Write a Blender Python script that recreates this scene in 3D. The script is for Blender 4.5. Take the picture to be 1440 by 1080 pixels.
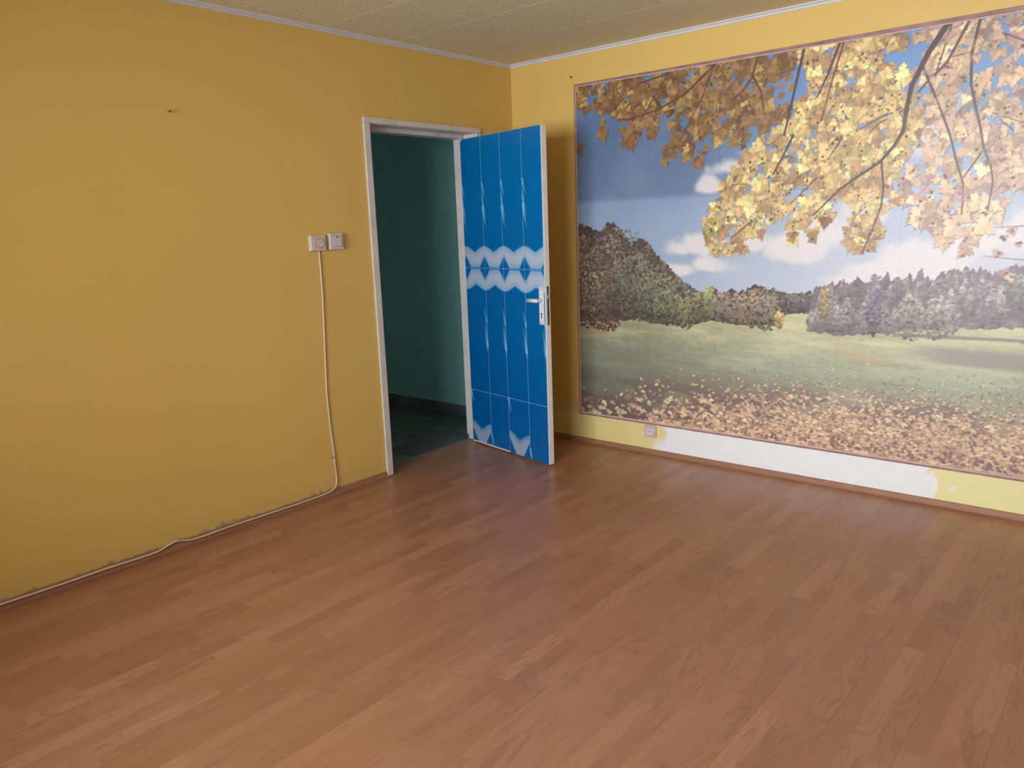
import bpy, bmesh, math, random
import numpy as np
from mathutils import Vector, Matrix

for _o in list(bpy.data.objects):
    bpy.data.objects.remove(_o)
sc = bpy.context.scene
COL = sc.collection

# ------------------------------------------------------------------ camera
CAM_POS = (-4.2345, -3.5386, 1.4693)
YAW, PITCH, ROLL = math.radians(40.568), math.radians(-11.486), math.radians(-2.055)
_fw = Vector((math.cos(YAW) * math.cos(PITCH), math.sin(YAW) * math.cos(PITCH), math.sin(PITCH)))
_r = _fw.cross(Vector((0, 0, 1))).normalized()
_u = _r.cross(_fw)
_r2 = _r * math.cos(ROLL) + _u * math.sin(ROLL)
_u2 = -_r * math.sin(ROLL) + _u * math.cos(ROLL)
_cd = bpy.data.cameras.new('camera')
_cd.sensor_width = 36.0
_cd.lens = 1093.0 / 1440.0 * 36.0
_cd.clip_start = 0.02
cam = bpy.data.objects.new('camera', _cd)
COL.objects.link(cam)
cam.matrix_world = Matrix(((_r2.x, _u2.x, -_fw.x, CAM_POS[0]), (_r2.y, _u2.y, -_fw.y, CAM_POS[1]),
                           (_r2.z, _u2.z, -_fw.z, CAM_POS[2]), (0, 0, 0, 1)))
sc.camera = cam

# ------------------------------------------------------------------ world, daylight, exposure
world = bpy.data.worlds.new('world')
sc.world = world
world.use_nodes = True
world.node_tree.nodes['Background'].inputs[0].default_value = (0.78, 0.87, 1.0, 1)
world.node_tree.nodes['Background'].inputs[1].default_value = 1.0

WIN_Y0, WIN_Y1, WIN_Z0, WIN_Z1 = -3.55, -1.0, 0.85, 2.25      # the window in the wall opposite the mural
ROOM_X, ROOM_Y, ROOM_H = -5.6, -4.7, 2.52
_ld = bpy.data.lights.new('window_daylight', 'AREA')
_ld.shape = 'RECTANGLE'
_ld.size = WIN_Y1 - WIN_Y0
_ld.size_y = WIN_Z1 - WIN_Z0
_ld.energy = 120
_ld.color = (0.92, 1.0, 1.10)
_ld.spread = math.radians(92)
daylight = bpy.data.objects.new('window_daylight', _ld)
COL.objects.link(daylight)
daylight.location = (ROOM_X - 0.34, (WIN_Y0 + WIN_Y1) / 2, (WIN_Z0 + WIN_Z1) / 2)
# area light local -Z must look along +X (slightly down), local X along Y
daylight.rotation_euler = Matrix(((0, -math.sin(math.radians(4)), -math.cos(math.radians(4))),
                                  (1, 0, 0),
                                  (0, -math.cos(math.radians(4)), math.sin(math.radians(4))))).to_euler()

# dim fill lamp added at the hall's left end to brighten the teal walls
_hd = bpy.data.lights.new('hall_fill', 'AREA')
_hd.shape = 'RECTANGLE'
_hd.size, _hd.size_y = 0.8, 1.9
_hd.energy = 1.9
_hd.color = (0.80, 1.0, 0.98)
hall_light = bpy.data.objects.new('hall_fill', _hd)
COL.objects.link(hall_light)
hall_light.location = (-2.58, 1.6, 1.1)
hall_light.rotation_euler = Matrix(((0, 0, -1), (1, 0, 0), (0, -1, 0))).to_euler()

sc.view_settings.view_transform = 'Standard'
sc.view_settings.look = 'None'
sc.view_settings.gamma = 1.0
sc.view_settings.use_curve_mapping = False
sc.view_settings.exposure = 0.0


# ------------------------------------------------------------------ helpers
def tag(o, label=None, cat=None, group=None, kind=None):
    if label: o['label'] = label
    if cat: o['category'] = cat
    if group: o['group'] = group
    if kind: o['kind'] = kind
    return o


def link(name, mesh, mat=None, parent=None, loc=None):
    o = bpy.data.objects.new(name, mesh)
    COL.objects.link(o)
    if mat is not None and len(mesh.materials) == 0:
        mesh.materials.append(mat)
    if parent is not None: o.parent = parent
    if loc is not None: o.location = loc
    return o


def empty(name, loc=(0, 0, 0), rotz=0.0):
    o = bpy.data.objects.new(name, None)
    COL.objects.link(o)
    o.empty_display_size = 0.05
    o.location = loc
    o.rotation_euler = (0, 0, rotz)
    return o


def to_mesh(bm, name, smooth=False):
    bmesh.ops.recalc_face_normals(bm, faces=bm.faces)
    me = bpy.data.meshes.new(name)
    bm.to_mesh(me)
    bm.free()
    if smooth:
        for p in me.polygons: p.use_smooth = True
    return me


def add_box(bm, x0, x1, y0, y1, z0, z1, bevel=0.0, seg=2):
    b = bmesh.new()
    bmesh.ops.create_cube(b, size=1.0)
    for v in b.verts:
        v.co = Vector(((x0 + x1) / 2 + v.co.x * (x1 - x0), (y0 + y1) / 2 + v.co.y * (y1 - y0), (z0 + z1) / 2 + v.co.z * (z1 - z0)))
    if bevel > 0:
        bmesh.ops.bevel(b, geom=list(b.edges), offset=bevel, segments=seg, affect='EDGES', profile=0.5)
    m = bpy.data.meshes.new('t')
    b.to_mesh(m)
    b.free()
    bm.from_mesh(m)
    bpy.data.meshes.remove(m)


def box(name, x0, x1, y0, y1, z0, z1, mat, parent=None, bevel=0.0, seg=2):
    bm = bmesh.new()
    add_box(bm, x0, x1, y0, y1, z0, z1, bevel, seg)
    return link(name, to_mesh(bm, name), mat, parent)


def extrude_profile(name, prof, a, b, mat, parent=None, smooth=False):
    """prof: list of (d, z): d is the distance out from the wall; swept from point a to b, frames given as functions."""
    bm = bmesh.new()
    rings = []
    for f in (a, b):
        rings.append([bm.verts.new(f(d, z)) for d, z in prof])
    n = len(prof)
    for i in range(n):
        bm.faces.new((rings[0][i], rings[0][(i + 1) % n], rings[1][(i + 1) % n], rings[1][i]))
    bm.faces.new(rings[0]); bm.faces.new(rings[1][::-1])
    return link(name, to_mesh(bm, name, smooth), mat, parent)


def add_tube(bm, pts, r, seg=8, closed=False, rfun=None):
    pts = [Vector(p) for p in pts]
    rings = []
    up = None
    for i, p in enumerate(pts):
        t = (pts[min(i + 1, len(pts) - 1)] - pts[max(i - 1, 0)]).normalized()
        if up is None:
            up = t.orthogonal().normalized()
        up = (up - t * up.dot(t)).normalized()
        s = t.cross(up)
        rr = rfun(i) if rfun else r
        rings.append([bm.verts.new(p + up * math.cos(2 * math.pi * k / seg) * rr + s * math.sin(2 * math.pi * k / seg) * rr) for k in range(seg)])
    for i in range(len(rings) - 1):
        for k in range(seg):
            bm.faces.new((rings[i][k], rings[i][(k + 1) % seg], rings[i + 1][(k + 1) % seg], rings[i + 1][k]))
    bm.faces.new(rings[0][::-1]); bm.faces.new(rings[-1])


def smooth_path(pts, n=6):
    out = []
    P = [Vector(p) for p in pts]
    for i in range(len(P) - 1):
        p0, p1, p2, p3 = P[max(i - 1, 0)], P[i], P[i + 1], P[min(i + 2, len(P) - 1)]
        for k in range(n):
            t = k / n
            out.append(0.5 * ((2 * p1) + (p2 - p0) * t + (2 * p0 - 5 * p1 + 4 * p2 - p3) * t * t + (3 * p1 - p0 - 3 * p2 + p3) * t ** 3))
    out.append(P[-1])
    return out


def add_cyl(bm, c, axis, r, h, seg=24, r2=None, cap=True):
    """cylinder/cone centred on c, along unit axis"""
    axis = Vector(axis).normalized()
    q = Vector((0, 0, 1)).rotation_difference(axis)
    M = Matrix.Translation(Vector(c)) @ q.to_matrix().to_4x4()
    bmesh.ops.create_cone(bm, cap_ends=cap, segments=seg, radius1=r, radius2=r if r2 is None else r2, depth=h, matrix=M)


# ------------------------------------------------------------------ materials
def lin(r, g, b):
    f = lambda c: ((c / 255.0) / 12.92) if c / 255.0 <= 0.04045 else (((c / 255.0) + 0.055) / 1.055) ** 2.4
    return (f(r), f(g), f(b), 1.0)


class NT:
    def __init__(self, name):
        self.m = bpy.data.materials.new(name)
        self.m.use_nodes = True
        self.t = self.m.node_tree
        self.b = self.t.nodes['Principled BSDF']
        self._pos = None

    def n(self, kind, **kw):
        nd = self.t.nodes.new(kind)
        for k, v in kw.items(): setattr(nd, k, v)
        return nd

    def l(self, a, b):
        self.t.links.new(a, b)

    def pos(self):
        if self._pos is None: self._pos = self.n('ShaderNodeNewGeometry').outputs['Position']
        return self._pos

    def objco(self):
        return self.n('ShaderNodeTexCoord').outputs['Object']

    def mapping(self, vec, scale=(1, 1, 1), loc=(0, 0, 0), rot=(0, 0, 0)):
        mp = self.n('ShaderNodeMapping')
        mp.inputs['Scale'].default_value = scale
        mp.inputs['Location'].default_value = loc
        mp.inputs['Rotation'].default_value = rot
        self.l(vec, mp.inputs['Vector'])
        return mp.outputs[0]

    def noise(self, vec, scale=5.0, detail=3.0, rough=0.5, dist=0.0):
        nz = self.n('ShaderNodeTexNoise')
        nz.inputs['Scale'].default_value = scale
        nz.inputs['Detail'].default_value = detail
        nz.inputs['Roughness'].default_value = rough
        nz.inputs['Distortion'].default_value = dist
        self.l(vec, nz.inputs['Vector'])
        return nz.outputs['Fac']

    def math(self, op, a, b=None, c=None, clamp=False):
        nd = self.n('ShaderNodeMath', operation=op, use_clamp=clamp)
        for i, x in enumerate((a, b, c)):
            if x is None: continue
            if isinstance(x, (int, float)): nd.inputs[i].default_value = x
            else: self.l(x, nd.inputs[i])
        return nd.outputs[0]

    def ramp(self, fac, stops, interp='LINEAR'):
        r = self.n('ShaderNodeValToRGB')
        r.color_ramp.interpolation = interp
        e = r.color_ramp.elements
        while len(e) < len(stops): e.new(0.5)
        for i, (p, c) in enumerate(stops):
            e[i].position = p
            e[i].color = c if len(c) == 4 else (*c, 1)
        self.l(fac, r.inputs[0])
        return r.outputs[0]

    def mix(self, fac, a, b, mode='MIX'):
        nd = self.n('ShaderNodeMix', data_type='RGBA', blend_type=mode)
        for sock, x in ((nd.inputs[0], fac), (nd.inputs[6], a), (nd.inputs[7], b)):
            if isinstance(x, (int, float)): sock.default_value = x
            elif isinstance(x, tuple): sock.default_value = x if len(x) == 4 else (*x, 1)
            else: self.l(x, sock)
        return nd.outputs[2]

    def sep(self, vec):
        s = self.n('ShaderNodeSeparateXYZ')
        self.l(vec, s.inputs[0])
        return s.outputs

    def comb(self, x, y, z):
        c = self.n('ShaderNodeCombineXYZ')
        for i, v in enumerate((x, y, z)):
            if isinstance(v, (int, float)): c.inputs[i].default_value = v
            else: self.l(v, c.inputs[i])
        return c.outputs[0]

    def smooth(self, x, lo, hi):
        mr = self.n('ShaderNodeMapRange', interpolation_type='SMOOTHSTEP')
        mr.inputs[1].default_value = lo; mr.inputs[2].default_value = hi
        self.l(x, mr.inputs[0])
        return mr.outputs[0]

    def bump(self, h, strength=0.2, dist=0.002):
        b = self.n('ShaderNodeBump')
        b.inputs['Strength'].default_value = strength
        b.inputs['Distance'].default_value = dist
        self.l(h, b.inputs['Height'])
        self.l(b.outputs[0], self.b.inputs['Normal'])

    def base(self, c):
        if isinstance(c, tuple): self.b.inputs['Base Color'].default_value = c if len(c) == 4 else (*c, 1)
        else: self.l(c, self.b.inputs['Base Color'])

    def set(self, rough=None, metal=None, spec=None):
        if rough is not None:
            if isinstance(rough, (int, float)): self.b.inputs['Roughness'].default_value = rough
            else: self.l(rough, self.b.inputs['Roughness'])
        if metal is not None: self.b.inputs['Metallic'].default_value = metal
        if spec is not None: self.b.inputs['Specular IOR Level'].default_value = spec
        return self


def simple(name, col, rough=0.5, metal=0.0, var=0.06, nscale=30.0, bump=0.0, spec=0.5):
    t = NT(name)
    f = t.noise(t.pos(), nscale, 4)
    dark = tuple(c * (1 - var) for c in col[:3])
    lite = tuple(min(1, c * (1 + var)) for c in col[:3])
    t.base(t.ramp(f, [(0.3, dark), (0.7, lite)]))
    t.set(rough, metal, spec)
    if bump: t.bump(f, bump, 0.001)
    return t.m


YELLOW = (0.73, 0.492, 0.132)
WHITE_PLASTER = (0.84, 0.84, 0.83)


def wall_material(name, side):
    t = NT(name)
    p = t.pos()
    big = t.noise(p, 1.3, 4, 0.55)
    col = t.ramp(big, [(0.3, tuple(c * 0.95 for c in YELLOW)), (0.7, YELLOW)])
    x, y, z = t.sep(p)
    if side == 'right':
        # bare white plaster left where the old paint was scraped, between the socket and a yellow patch
        w1 = t.noise(p, 9, 4, 0.6)
        w2 = t.noise(p, 35, 3, 0.6)
        wob = t.math('ADD', t.math('MULTIPLY_ADD', w1, 0.20, -0.10), t.math('MULTIPLY_ADD', w2, 0.05, -0.025))
        yy = t.math('ADD', y, wob)
        slant = t.math('MULTIPLY', t.math('SUBTRACT', z, 0.1), 0.5)
        yl = t.math('ADD', yy, slant)
        m_l = t.smooth(t.math('MULTIPLY', yl, -1), 1.10, 1.18)
        m_r = t.smooth(yy, -2.715, -2.70)
        m_t = t.smooth(t.math('MULTIPLY', z, -1), -0.213, -0.206)
        mask = t.math('MULTIPLY', t.math('MULTIPLY', m_l, m_r), m_t)
        # a small chip in the yellow, near the right end
        dy = t.math('DIVIDE', t.math('ADD', yy, 2.81), 0.020)
        dz = t.math('DIVIDE', t.math('SUBTRACT', z, 0.105), 0.018)
        rr = t.math('ADD', t.math('MULTIPLY', dy, dy), t.math('MULTIPLY', dz, dz))
        chip = t.smooth(t.math('MULTIPLY', rr, -1), -1.1, -0.8)
        mask = t.math('MAXIMUM', mask, t.math('MULTIPLY', chip, 0.7))
        # pinkish smear just under the mural edge
        edge = t.smooth(t.math('ADD', z, t.math('MULTIPLY_ADD', w2, 0.03, -0.015)), 0.186, 0.198)
        plaster = t.ramp(t.noise(p, 14, 5, 0.6), [(0.25, tuple(c * 0.93 for c in WHITE_PLASTER)), (0.7, WHITE_PLASTER)])
        fresh = t.math('MULTIPLY_ADD', t.smooth(t.math('MULTIPLY', yy, -1), 2.4, 2.7), 0.4, 0.6)      # newer, paler yellow under the mural
        low = t.smooth(t.math('MULTIPLY', z, -1), -0.25, -0.2)
        col = t.mix(t.math('MULTIPLY', fresh, low), col, (0.80, 0.715, 0.34, 1))
        col = t.mix(mask, col, plaster)
        col = t.mix(t.math('MULTIPLY', t.math('MULTIPLY', edge, 0.35), low), col, (0.55, 0.33, 0.36, 1))
    else:
        # plaster broken away and grubby just over the skirting
        w = t.noise(p, 22, 5, 0.65)
        w2 = t.noise(p, 4.0, 2)
        zz = t.math('ADD', z, t.math('MULTIPLY', t.math('SUBTRACT', 0.56, t.math('MULTIPLY_ADD', w, 0.7, t.math('MULTIPLY', w2, 0.3))), 0.16))
        chip = t.smooth(t.math('MULTIPLY', zz, -1), -0.052, -0.044)
        xm = t.smooth(t.math('MULTIPLY', x, -1), 1.5, 1.7)
        col = t.mix(t.math('MULTIPLY', chip, t.math('MULTIPLY', xm, 0.85)), col, (0.30, 0.20, 0.11, 1))
        dust = t.smooth(t.math('MULTIPLY', z, -1), -0.16, -0.03)
        col = t.mix(t.math('MULTIPLY', dust, 0.22), col, (0.52, 0.40, 0.20, 1))
    t.base(col)
    t.set(0.5, spec=0.5)
    t.bump(t.noise(p, 18, 3, 0.65), 0.18, 0.004)
    return t.m


def floor_material():
    """three-strip beech-look laminate, strips along x"""
    t = NT('laminate')
    p = t.pos()
    x, y, z = t.sep(p)
    SW = 0.0643
    sy = t.math('DIVIDE', y, SW)
    strip = t.math('FLOOR', sy)
    wn = t.n('ShaderNodeTexWhiteNoise', noise_dimensions='1D')
    t.l(strip, wn.inputs['W'])
    off = t.math('MULTIPLY', wn.outputs['Value'], 3.1)
    cx = t.math('DIVIDE', t.math('ADD', x, off), 0.43)
    piece = t.math('FLOOR', cx)
    cell = t.comb(strip, piece, 3.7)
    wn2 = t.n('ShaderNodeTexWhiteNoise', noise_dimensions='3D')
    t.l(cell, wn2.inputs['Vector'])
    rnd = wn2.outputs['Value']
    rcol = wn2.outputs['Color']
    # grain: coordinates shifted for every piece
    sh = t.n('ShaderNodeVectorMath', operation='MULTIPLY_ADD')
    t.l(rcol, sh.inputs[0]); sh.inputs[1].default_value = (17, 9, 5); t.l(p, sh.inputs[2])
    gv = t.mapping(sh.outputs[0], (4.0, 60.0, 1.0))
    g1 = t.noise(gv, 1.6, 4, 0.62, 0.8)
    fig = t.noise(t.mapping(sh.outputs[0], (1.5, 9.0, 1.0)), 1.3, 2, 0.45, 0.5)     # growth rings as contour lines
    ring = t.math('PINGPONG', t.math('MULTIPLY', fig, 20.0), 1.0)
    tone = t.ramp(rnd, [(0.0, FLOOR_D), (0.35, FLOOR_M), (0.7, FLOOR_M2), (1.0, FLOOR_L)])
    wood = t.mix(t.math('MULTIPLY', t.smooth(g1, 0.48, 0.72), 0.42), tone, tuple(c * 0.62 for c in FLOOR_D[:3]))
    fl = t.math('MULTIPLY', t.smooth(ring, 0.45, 1.0), t.smooth(t.sep(rcol)[1], 0.30, 0.90))
    wood = t.mix(t.math('MULTIPLY', fl, 0.36), wood, tuple(c * 0.55 for c in FLOOR_D[:3]))
    # worn, dusty film in broad patches
    film = t.noise(p, 1.1, 4, 0.6)
    wood = t.mix(t.math('MULTIPLY', t.smooth(film, 0.48, 0.75), 0.14), wood, (0.36, 0.27, 0.22, 1))
    t.base(wood)
    r = t.math('MULTIPLY_ADD', t.noise(p, 3.0, 4, 0.6), 0.16, 0.25)
    t.set(r, spec=0.5)
    t.bump(t.noise(p, 2.4, 1), 0.08, 0.002)
    return t.m


FLOOR_D = (0.355, 0.158, 0.082)
FLOOR_M = (0.390, 0.178, 0.094)
FLOOR_M2 = (0.408, 0.190, 0.102)
FLOOR_L = (0.450, 0.218, 0.120)
M_WALL_L = wall_material('yellow_paint_left', 'left')
M_WALL_R = wall_material('yellow_paint_right', 'right')
M_WALL_B = simple('yellow_paint_plain', YELLOW, 0.5, var=0.03, nscale=1.3)
M_FLOOR = floor_material()
M_SKIRT = None


def skirting_material():
    t = NT('skirting_foil')
    p = t.pos()
    g = t.noise(t.mapping(p, (4, 4, 60)), 3.0, 5, 0.6)
    t.base(t.ramp(g, [(0.3, (0.26, 0.118, 0.062)), (0.7, (0.37, 0.175, 0.094))]))
    t.set(0.5, spec=0.4)
    return t.m


M_SKIRT = skirting_material()
M_SUB = simple('screed', (0.20, 0.19, 0.18), 0.9)
M_WHITE = simple('white_gloss_paint', (0.70, 0.66, 0.62), 0.38, var=0.05, nscale=8)
M_LEAF = simple('door_white', (0.74, 0.70, 0.66), 0.4, var=0.05, nscale=10)
M_FRAME = None


def frame_material():
    """old cream-white gloss paint with chips and grime in its seams"""
    t = NT('door_frame_paint')
    p = t.pos()
    a = t.noise(p, 7.0, 5, 0.65)
    b = t.noise(p, 120, 3, 0.6)
    col = t.ramp(a, [(0.28, (0.56, 0.51, 0.46)), (0.5, (0.66, 0.61, 0.56)), (0.75, (0.72, 0.68, 0.64))])
    chips = t.math('MULTIPLY', t.smooth(b, 0.66, 0.70), t.smooth(t.noise(p, 6, 2), 0.5, 0.62))
    col = t.mix(chips, col, (0.25, 0.17, 0.10, 1))
    t.base(col)
    t.set(0.36)
    t.bump(a, 0.12, 0.002)
    return t.m


M_FRAME = frame_material()
M_PLASTIC = simple('cream_plastic', (0.62, 0.555, 0.43), 0.4, var=0.02)
M_PLASTIC2 = simple('grey_white_plastic', (0.62, 0.58, 0.55), 0.38, var=0.02)
M_PLASTIC_D = simple('plastic_shadow_gap', (0.22, 0.19, 0.15), 0.5)
M_CABLE = simple('cream_cable_sheath', (0.66, 0.57, 0.42), 0.45, var=0.05, nscale=15)
M_CLIP = simple('cable_clip_plastic', (0.40, 0.34, 0.26), 0.5)
M_BLACK = simple('dark_hole', (0.012, 0.012, 0.014), 0.6)
M_STEEL = simple('dark_lock_steel', (0.16, 0.12, 0.085), 0.45, metal=0.7, var=0.35, nscale=60)
M_CHROME = simple('bright_steel', (0.75, 0.74, 0.72), 0.22, metal=1.0)
M_ALU = simple('white_enamelled_handle', (0.72, 0.73, 0.78), 0.3, var=0.03)
M_CORNICE = simple('cornice_white', (0.66, 0.645, 0.64), 0.5, var=0.04, nscale=12)
M_SOCKET = simple('pink_stained_socket', (0.60, 0.43, 0.47), 0.42, var=0.25, nscale=70)
M_SOCKET2 = simple('socket_white', (0.66, 0.61, 0.66), 0.4, var=0.06)
M_BORDER = simple('border_rose_brown', (0.30, 0.165, 0.145), 0.5, var=0.28, nscale=14)
M_BORDER2 = simple('border_pale_line', (0.62, 0.42, 0.36), 0.5, var=0.15, nscale=20)


def ceiling_material():
    t = NT('polystyrene_tile')
    p = t.pos()
    f = t.noise(p, 70, 4, 0.6)
    v = t.n('ShaderNodeTexVoronoi'); v.inputs['Scale'].default_value = 55
    t.l(p, v.inputs['Vector'])
    t.base(t.ramp(f, [(0.3, (0.71, 0.64, 0.45)), (0.7, (0.79, 0.72, 0.51))]))
    t.set(0.8, spec=0.25)
    t.bump(t.math('ADD', f, v.outputs['Distance']), 0.45, 0.004)
    return t.m


M_CEIL = ceiling_material()
M_CEIL_B = simple('ceiling_slab', (0.88, 0.84, 0.72), 0.9)


def teal_material():
    t = NT('teal_paint')
    p = t.pos()
    f = t.noise(p, 2.0, 3)
    t.base(t.ramp(f, [(0.3, (0.25, 0.56, 0.55)), (0.7, (0.29, 0.62, 0.61))]))
    t.set(0.45)
    t.bump(t.noise(p, 30, 4), 0.15, 0.002)
    return t.m


M_TEAL = teal_material()


def slate_material():
    t = NT('slate_tile')
    p = t.pos()
    oi = t.n('ShaderNodeObjectInfo')
    a = t.noise(p, 6, 6, 0.62, 0.6)
    b = t.noise(p, 40, 4, 0.6)
    col = t.ramp(t.math('MULTIPLY_ADD', b, 0.35, t.math('MULTIPLY', a, 0.65)), [(0.32, (0.07, 0.075, 0.075)), (0.55, (0.14, 0.15, 0.15)), (0.72, (0.21, 0.215, 0.21))])
    var = t.math('MULTIPLY_ADD', oi.outputs['Random'], 0.4, 0.8)
    col = t.mix(1.0, col, t.comb(var, var, var), 'MULTIPLY')
    t.base(col)
    t.set(0.42)
    t.bump(a, 0.3, 0.003)
    return t.m


M_SLATE = slate_material()
M_GROUT = simple('grout', (0.20, 0.20, 0.19), 0.9)
M_MORTAR = simple('crumbled_mortar', (0.22, 0.19, 0.17), 0.9, var=0.4, nscale=50, bump=0.6)


def print_material(name, rough, spec):
    """flat print on paper: the picture is a colour attribute, the paper grain comes from noise"""
    t = NT(name)
    a = t.n('ShaderNodeVertexColor'); a.layer_name = 'print'
    p = t.pos()
    f = t.noise(p, 160, 3)
    g = t.math('MULTIPLY_ADD', f, 0.12, 0.94)
    t.base(t.mix(1.0, a.outputs['Color'], t.comb(g, g, g), 'MULTIPLY'))
    t.set(rough, spec=spec)
    return t


M_MURAL = print_material('mural_print', 0.42, 0.5)
M_MURAL.bump(M_MURAL.noise(M_MURAL.pos(), 9, 4), 0.10, 0.004)
M_MURAL = M_MURAL.m
M_FILM = print_material('blue_film', 0.3, 0.4).m


def glass_material():
    m = bpy.data.materials.new('window_glass')
    m.use_nodes = True
    t = m.node_tree
    t.nodes.remove(t.nodes['Principled BSDF'])
    out = t.nodes['Material Output']
    tr = t.nodes.new('ShaderNodeBsdfTransparent')
    gl = t.nodes.new('ShaderNodeBsdfGlossy'); gl.inputs['Roughness'].default_value = 0.02
    mx = t.nodes.new('ShaderNodeMixShader'); mx.inputs[0].default_value = 0.06
    t.links.new(tr.outputs[0], mx.inputs[1]); t.links.new(gl.outputs[0], mx.inputs[2])
    t.links.new(mx.outputs[0], out.inputs[0])
    return m


M_GLASS = glass_material()

# ---- layout of the mural print, in metres from its lower left corner
CLUSTER_A = [(-0.01,2.11),(0.003,1.989),(0.068,1.952),(0.132,1.97),(0.174,1.894),(0.198,1.79),(0.252,1.885),(0.313,1.862),(0.343,1.768),(0.403,1.687),(0.438,1.759),(0.458,1.81),(0.545,1.737),(0.588,1.813),(0.659,1.842),(0.668,1.749),(0.631,1.66),(0.636,1.579),(0.702,1.61),(0.724,1.688),(0.743,1.623),(0.825,1.569),(0.883,1.569),(0.913,1.68),(0.969,1.682),(0.99,1.715),(1.036,1.71),(1.092,1.645),(1.211,1.635),(1.245,1.716),(1.298,1.78),(1.349,1.739),(1.371,1.897),(1.411,2.136)]
CLUSTER_B = [(1.245,1.698),(1.13,1.608),(1.111,1.552),(0.981,1.441),(0.896,1.258),(0.92,1.161),(0.939,1.067),(0.988,1.059),(1.134,1.078),(1.149,1.157),(1.231,1.155),(1.283,1.212),(1.352,1.27),(1.342,1.353),(1.379,1.285),(1.436,1.308),(1.39,1.202),(1.384,1.141),(1.435,1.125),(1.44,1.185),(1.502,1.173),(1.518,1.132),(1.548,1.15),(1.507,1.239),(1.615,1.203),(1.634,1.354),(1.731,1.318),(1.684,1.122),(1.701,1.064),(1.772,1.056),(1.885,1.126),(1.875,1.182),(1.83,1.198),(1.87,1.273),(1.942,1.291),(1.918,1.429),(1.997,1.623),(1.986,1.819),(1.933,1.923),(1.835,1.954),(1.806,2.072),(1.68,2.059),(1.618,1.9),(1.512,1.879),(1.402,1.858),(1.387,1.735)]
CLUSTER_D = [(1.906,2.119),(1.973,2.045),(1.963,1.935),(2.017,1.815),(1.979,1.657),(1.954,1.366),(1.986,1.255),(1.996,1.193),(2.048,1.178),(2.075,1.208),(2.107,1.099),(2.132,1.092),(2.164,1.075),(2.226,1.064),(2.274,1.097),(2.309,1.156),(2.356,1.184),(2.372,1.283),(2.394,1.326),(2.457,1.333),(3.0,1.4),(3.5,1.33),(3.88,1.45),(3.88,2.115)]
CLUSTER_T = [(1.356,2.131),(1.809,2.143),(1.905,2.145),(1.925,2.052),(1.887,2.011),(1.766,2.013),(1.651,1.929),(1.511,1.897),(1.393,1.912)]
BRANCHES = [([(2.104,2.116),(2.022,1.99),(1.959,1.855),(1.942,1.76),(1.932,1.646),(1.897,1.582),(1.835,1.509),(1.726,1.441),(1.64,1.382),(1.517,1.261)],0.0265,0.0068),([(1.942,1.76),(2.015,1.848),(2.101,1.931),(2.186,2.107)],0.0092,0.0131),([(2.226,2.106),(2.2,1.947),(2.208,1.822),(2.232,1.726),(2.263,1.613),(2.28,1.533),(2.314,1.451),(2.327,1.387),(2.316,1.253)],0.013,0.0053),([(2.001,1.93),(2.083,1.743),(2.136,1.61),(2.175,1.477),(2.208,1.378),(2.211,1.241)],0.0103,0.0054),([(2.28,1.527),(2.206,1.411)],0.0059,0.006),([(2.116,2.114),(2.066,1.92),(2.042,1.806)],0.0076,0.0048),([(1.841,1.509),(1.858,1.381),(1.852,1.295),(1.808,1.156),(1.771,1.06)],0.0089,0.0049),([(1.616,2.103),(1.563,1.959),(1.513,1.855)],0.0134,0.0066),([(1.634,2.1),(1.588,1.938),(1.536,1.73)],0.007,0.0049),([(1.438,2.111),(1.4,1.929),(1.367,1.773),(1.347,1.685)],0.0131,0.0102),([(1.397,1.68),(1.335,1.558),(1.291,1.483)],0.0101,0.0069),([(1.191,2.1),(1.158,1.997),(1.107,1.931),(1.045,1.897)],0.0143,0.0084),([(1.165,2.007),(1.215,1.917),(1.238,1.798)],0.0117,0.0062),([(0.941,2.094),(0.763,1.966),(0.579,1.898),(0.384,1.867),(0.318,1.878)],0.0106,0.0062),([(0.658,2.092),(0.579,1.997),(0.497,1.887)],0.0074,0.0057),([(0.929,2.073),(0.874,1.941),(0.787,1.797),(0.711,1.678)],0.0078,0.0052),([(0.658,2.092),(0.459,2.064)],0.0096,0.0076),([(0.28,2.08),(0.298,1.909)],0.0062,0.0047),([(1.932,1.761),(1.798,1.709),(1.715,1.667)],0.008,0.0045),([(1.927,1.745),(1.832,1.699),(1.761,1.645)],0.0062,0.0038),([(2.435,1.618),(2.396,1.597),(2.336,1.653)],0.0086,0.0046),([(1.945,1.71),(1.985,1.673),(1.966,1.609)],0.0074,0.0043),([(1.647,1.639),(1.58,1.539)],0.0065,0.004),([(1.528,1.453),(1.382,1.314)],0.006,0.0041),([(1.184,1.245),(1.06,1.15)],0.0071,0.0051),([(0.717,2.088),(0.663,2.006)],0.0066,0.0044),([(2.315,2.025),(2.408,1.974)],0.0057,0.0056),([(2.468,1.181),(2.356,1.177)],0.0046,0.003),([(2.48,1.028),(2.316,1.047)],0.0038,0.003),([(2.306,1.687),(2.435,1.627)],0.0047,0.0034),([(2.102,1.915),(2.012,1.903)],0.0048,0.003),([(2.199,1.962),(2.114,1.954)],0.0058,0.003)]
FOREST_L = [(0.003,1.259),(0.086,1.243),(0.184,1.201),(0.222,1.262),(0.275,1.264),(0.353,1.184),(0.404,1.118),(0.465,1.165),(0.515,1.138),(0.579,1.052),(0.652,0.993),(0.748,0.9),(0.818,0.864),(0.865,0.832),(0.915,0.837),(0.933,0.871),(0.959,0.879),(0.987,0.831),(1.022,0.84),(1.065,0.865),(1.096,0.842),(1.151,0.859),(1.205,0.885),(1.255,0.886),(1.296,0.863),(1.316,0.875),(1.345,0.848),(1.397,0.842),(1.456,0.851),(1.525,0.857)]
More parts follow.
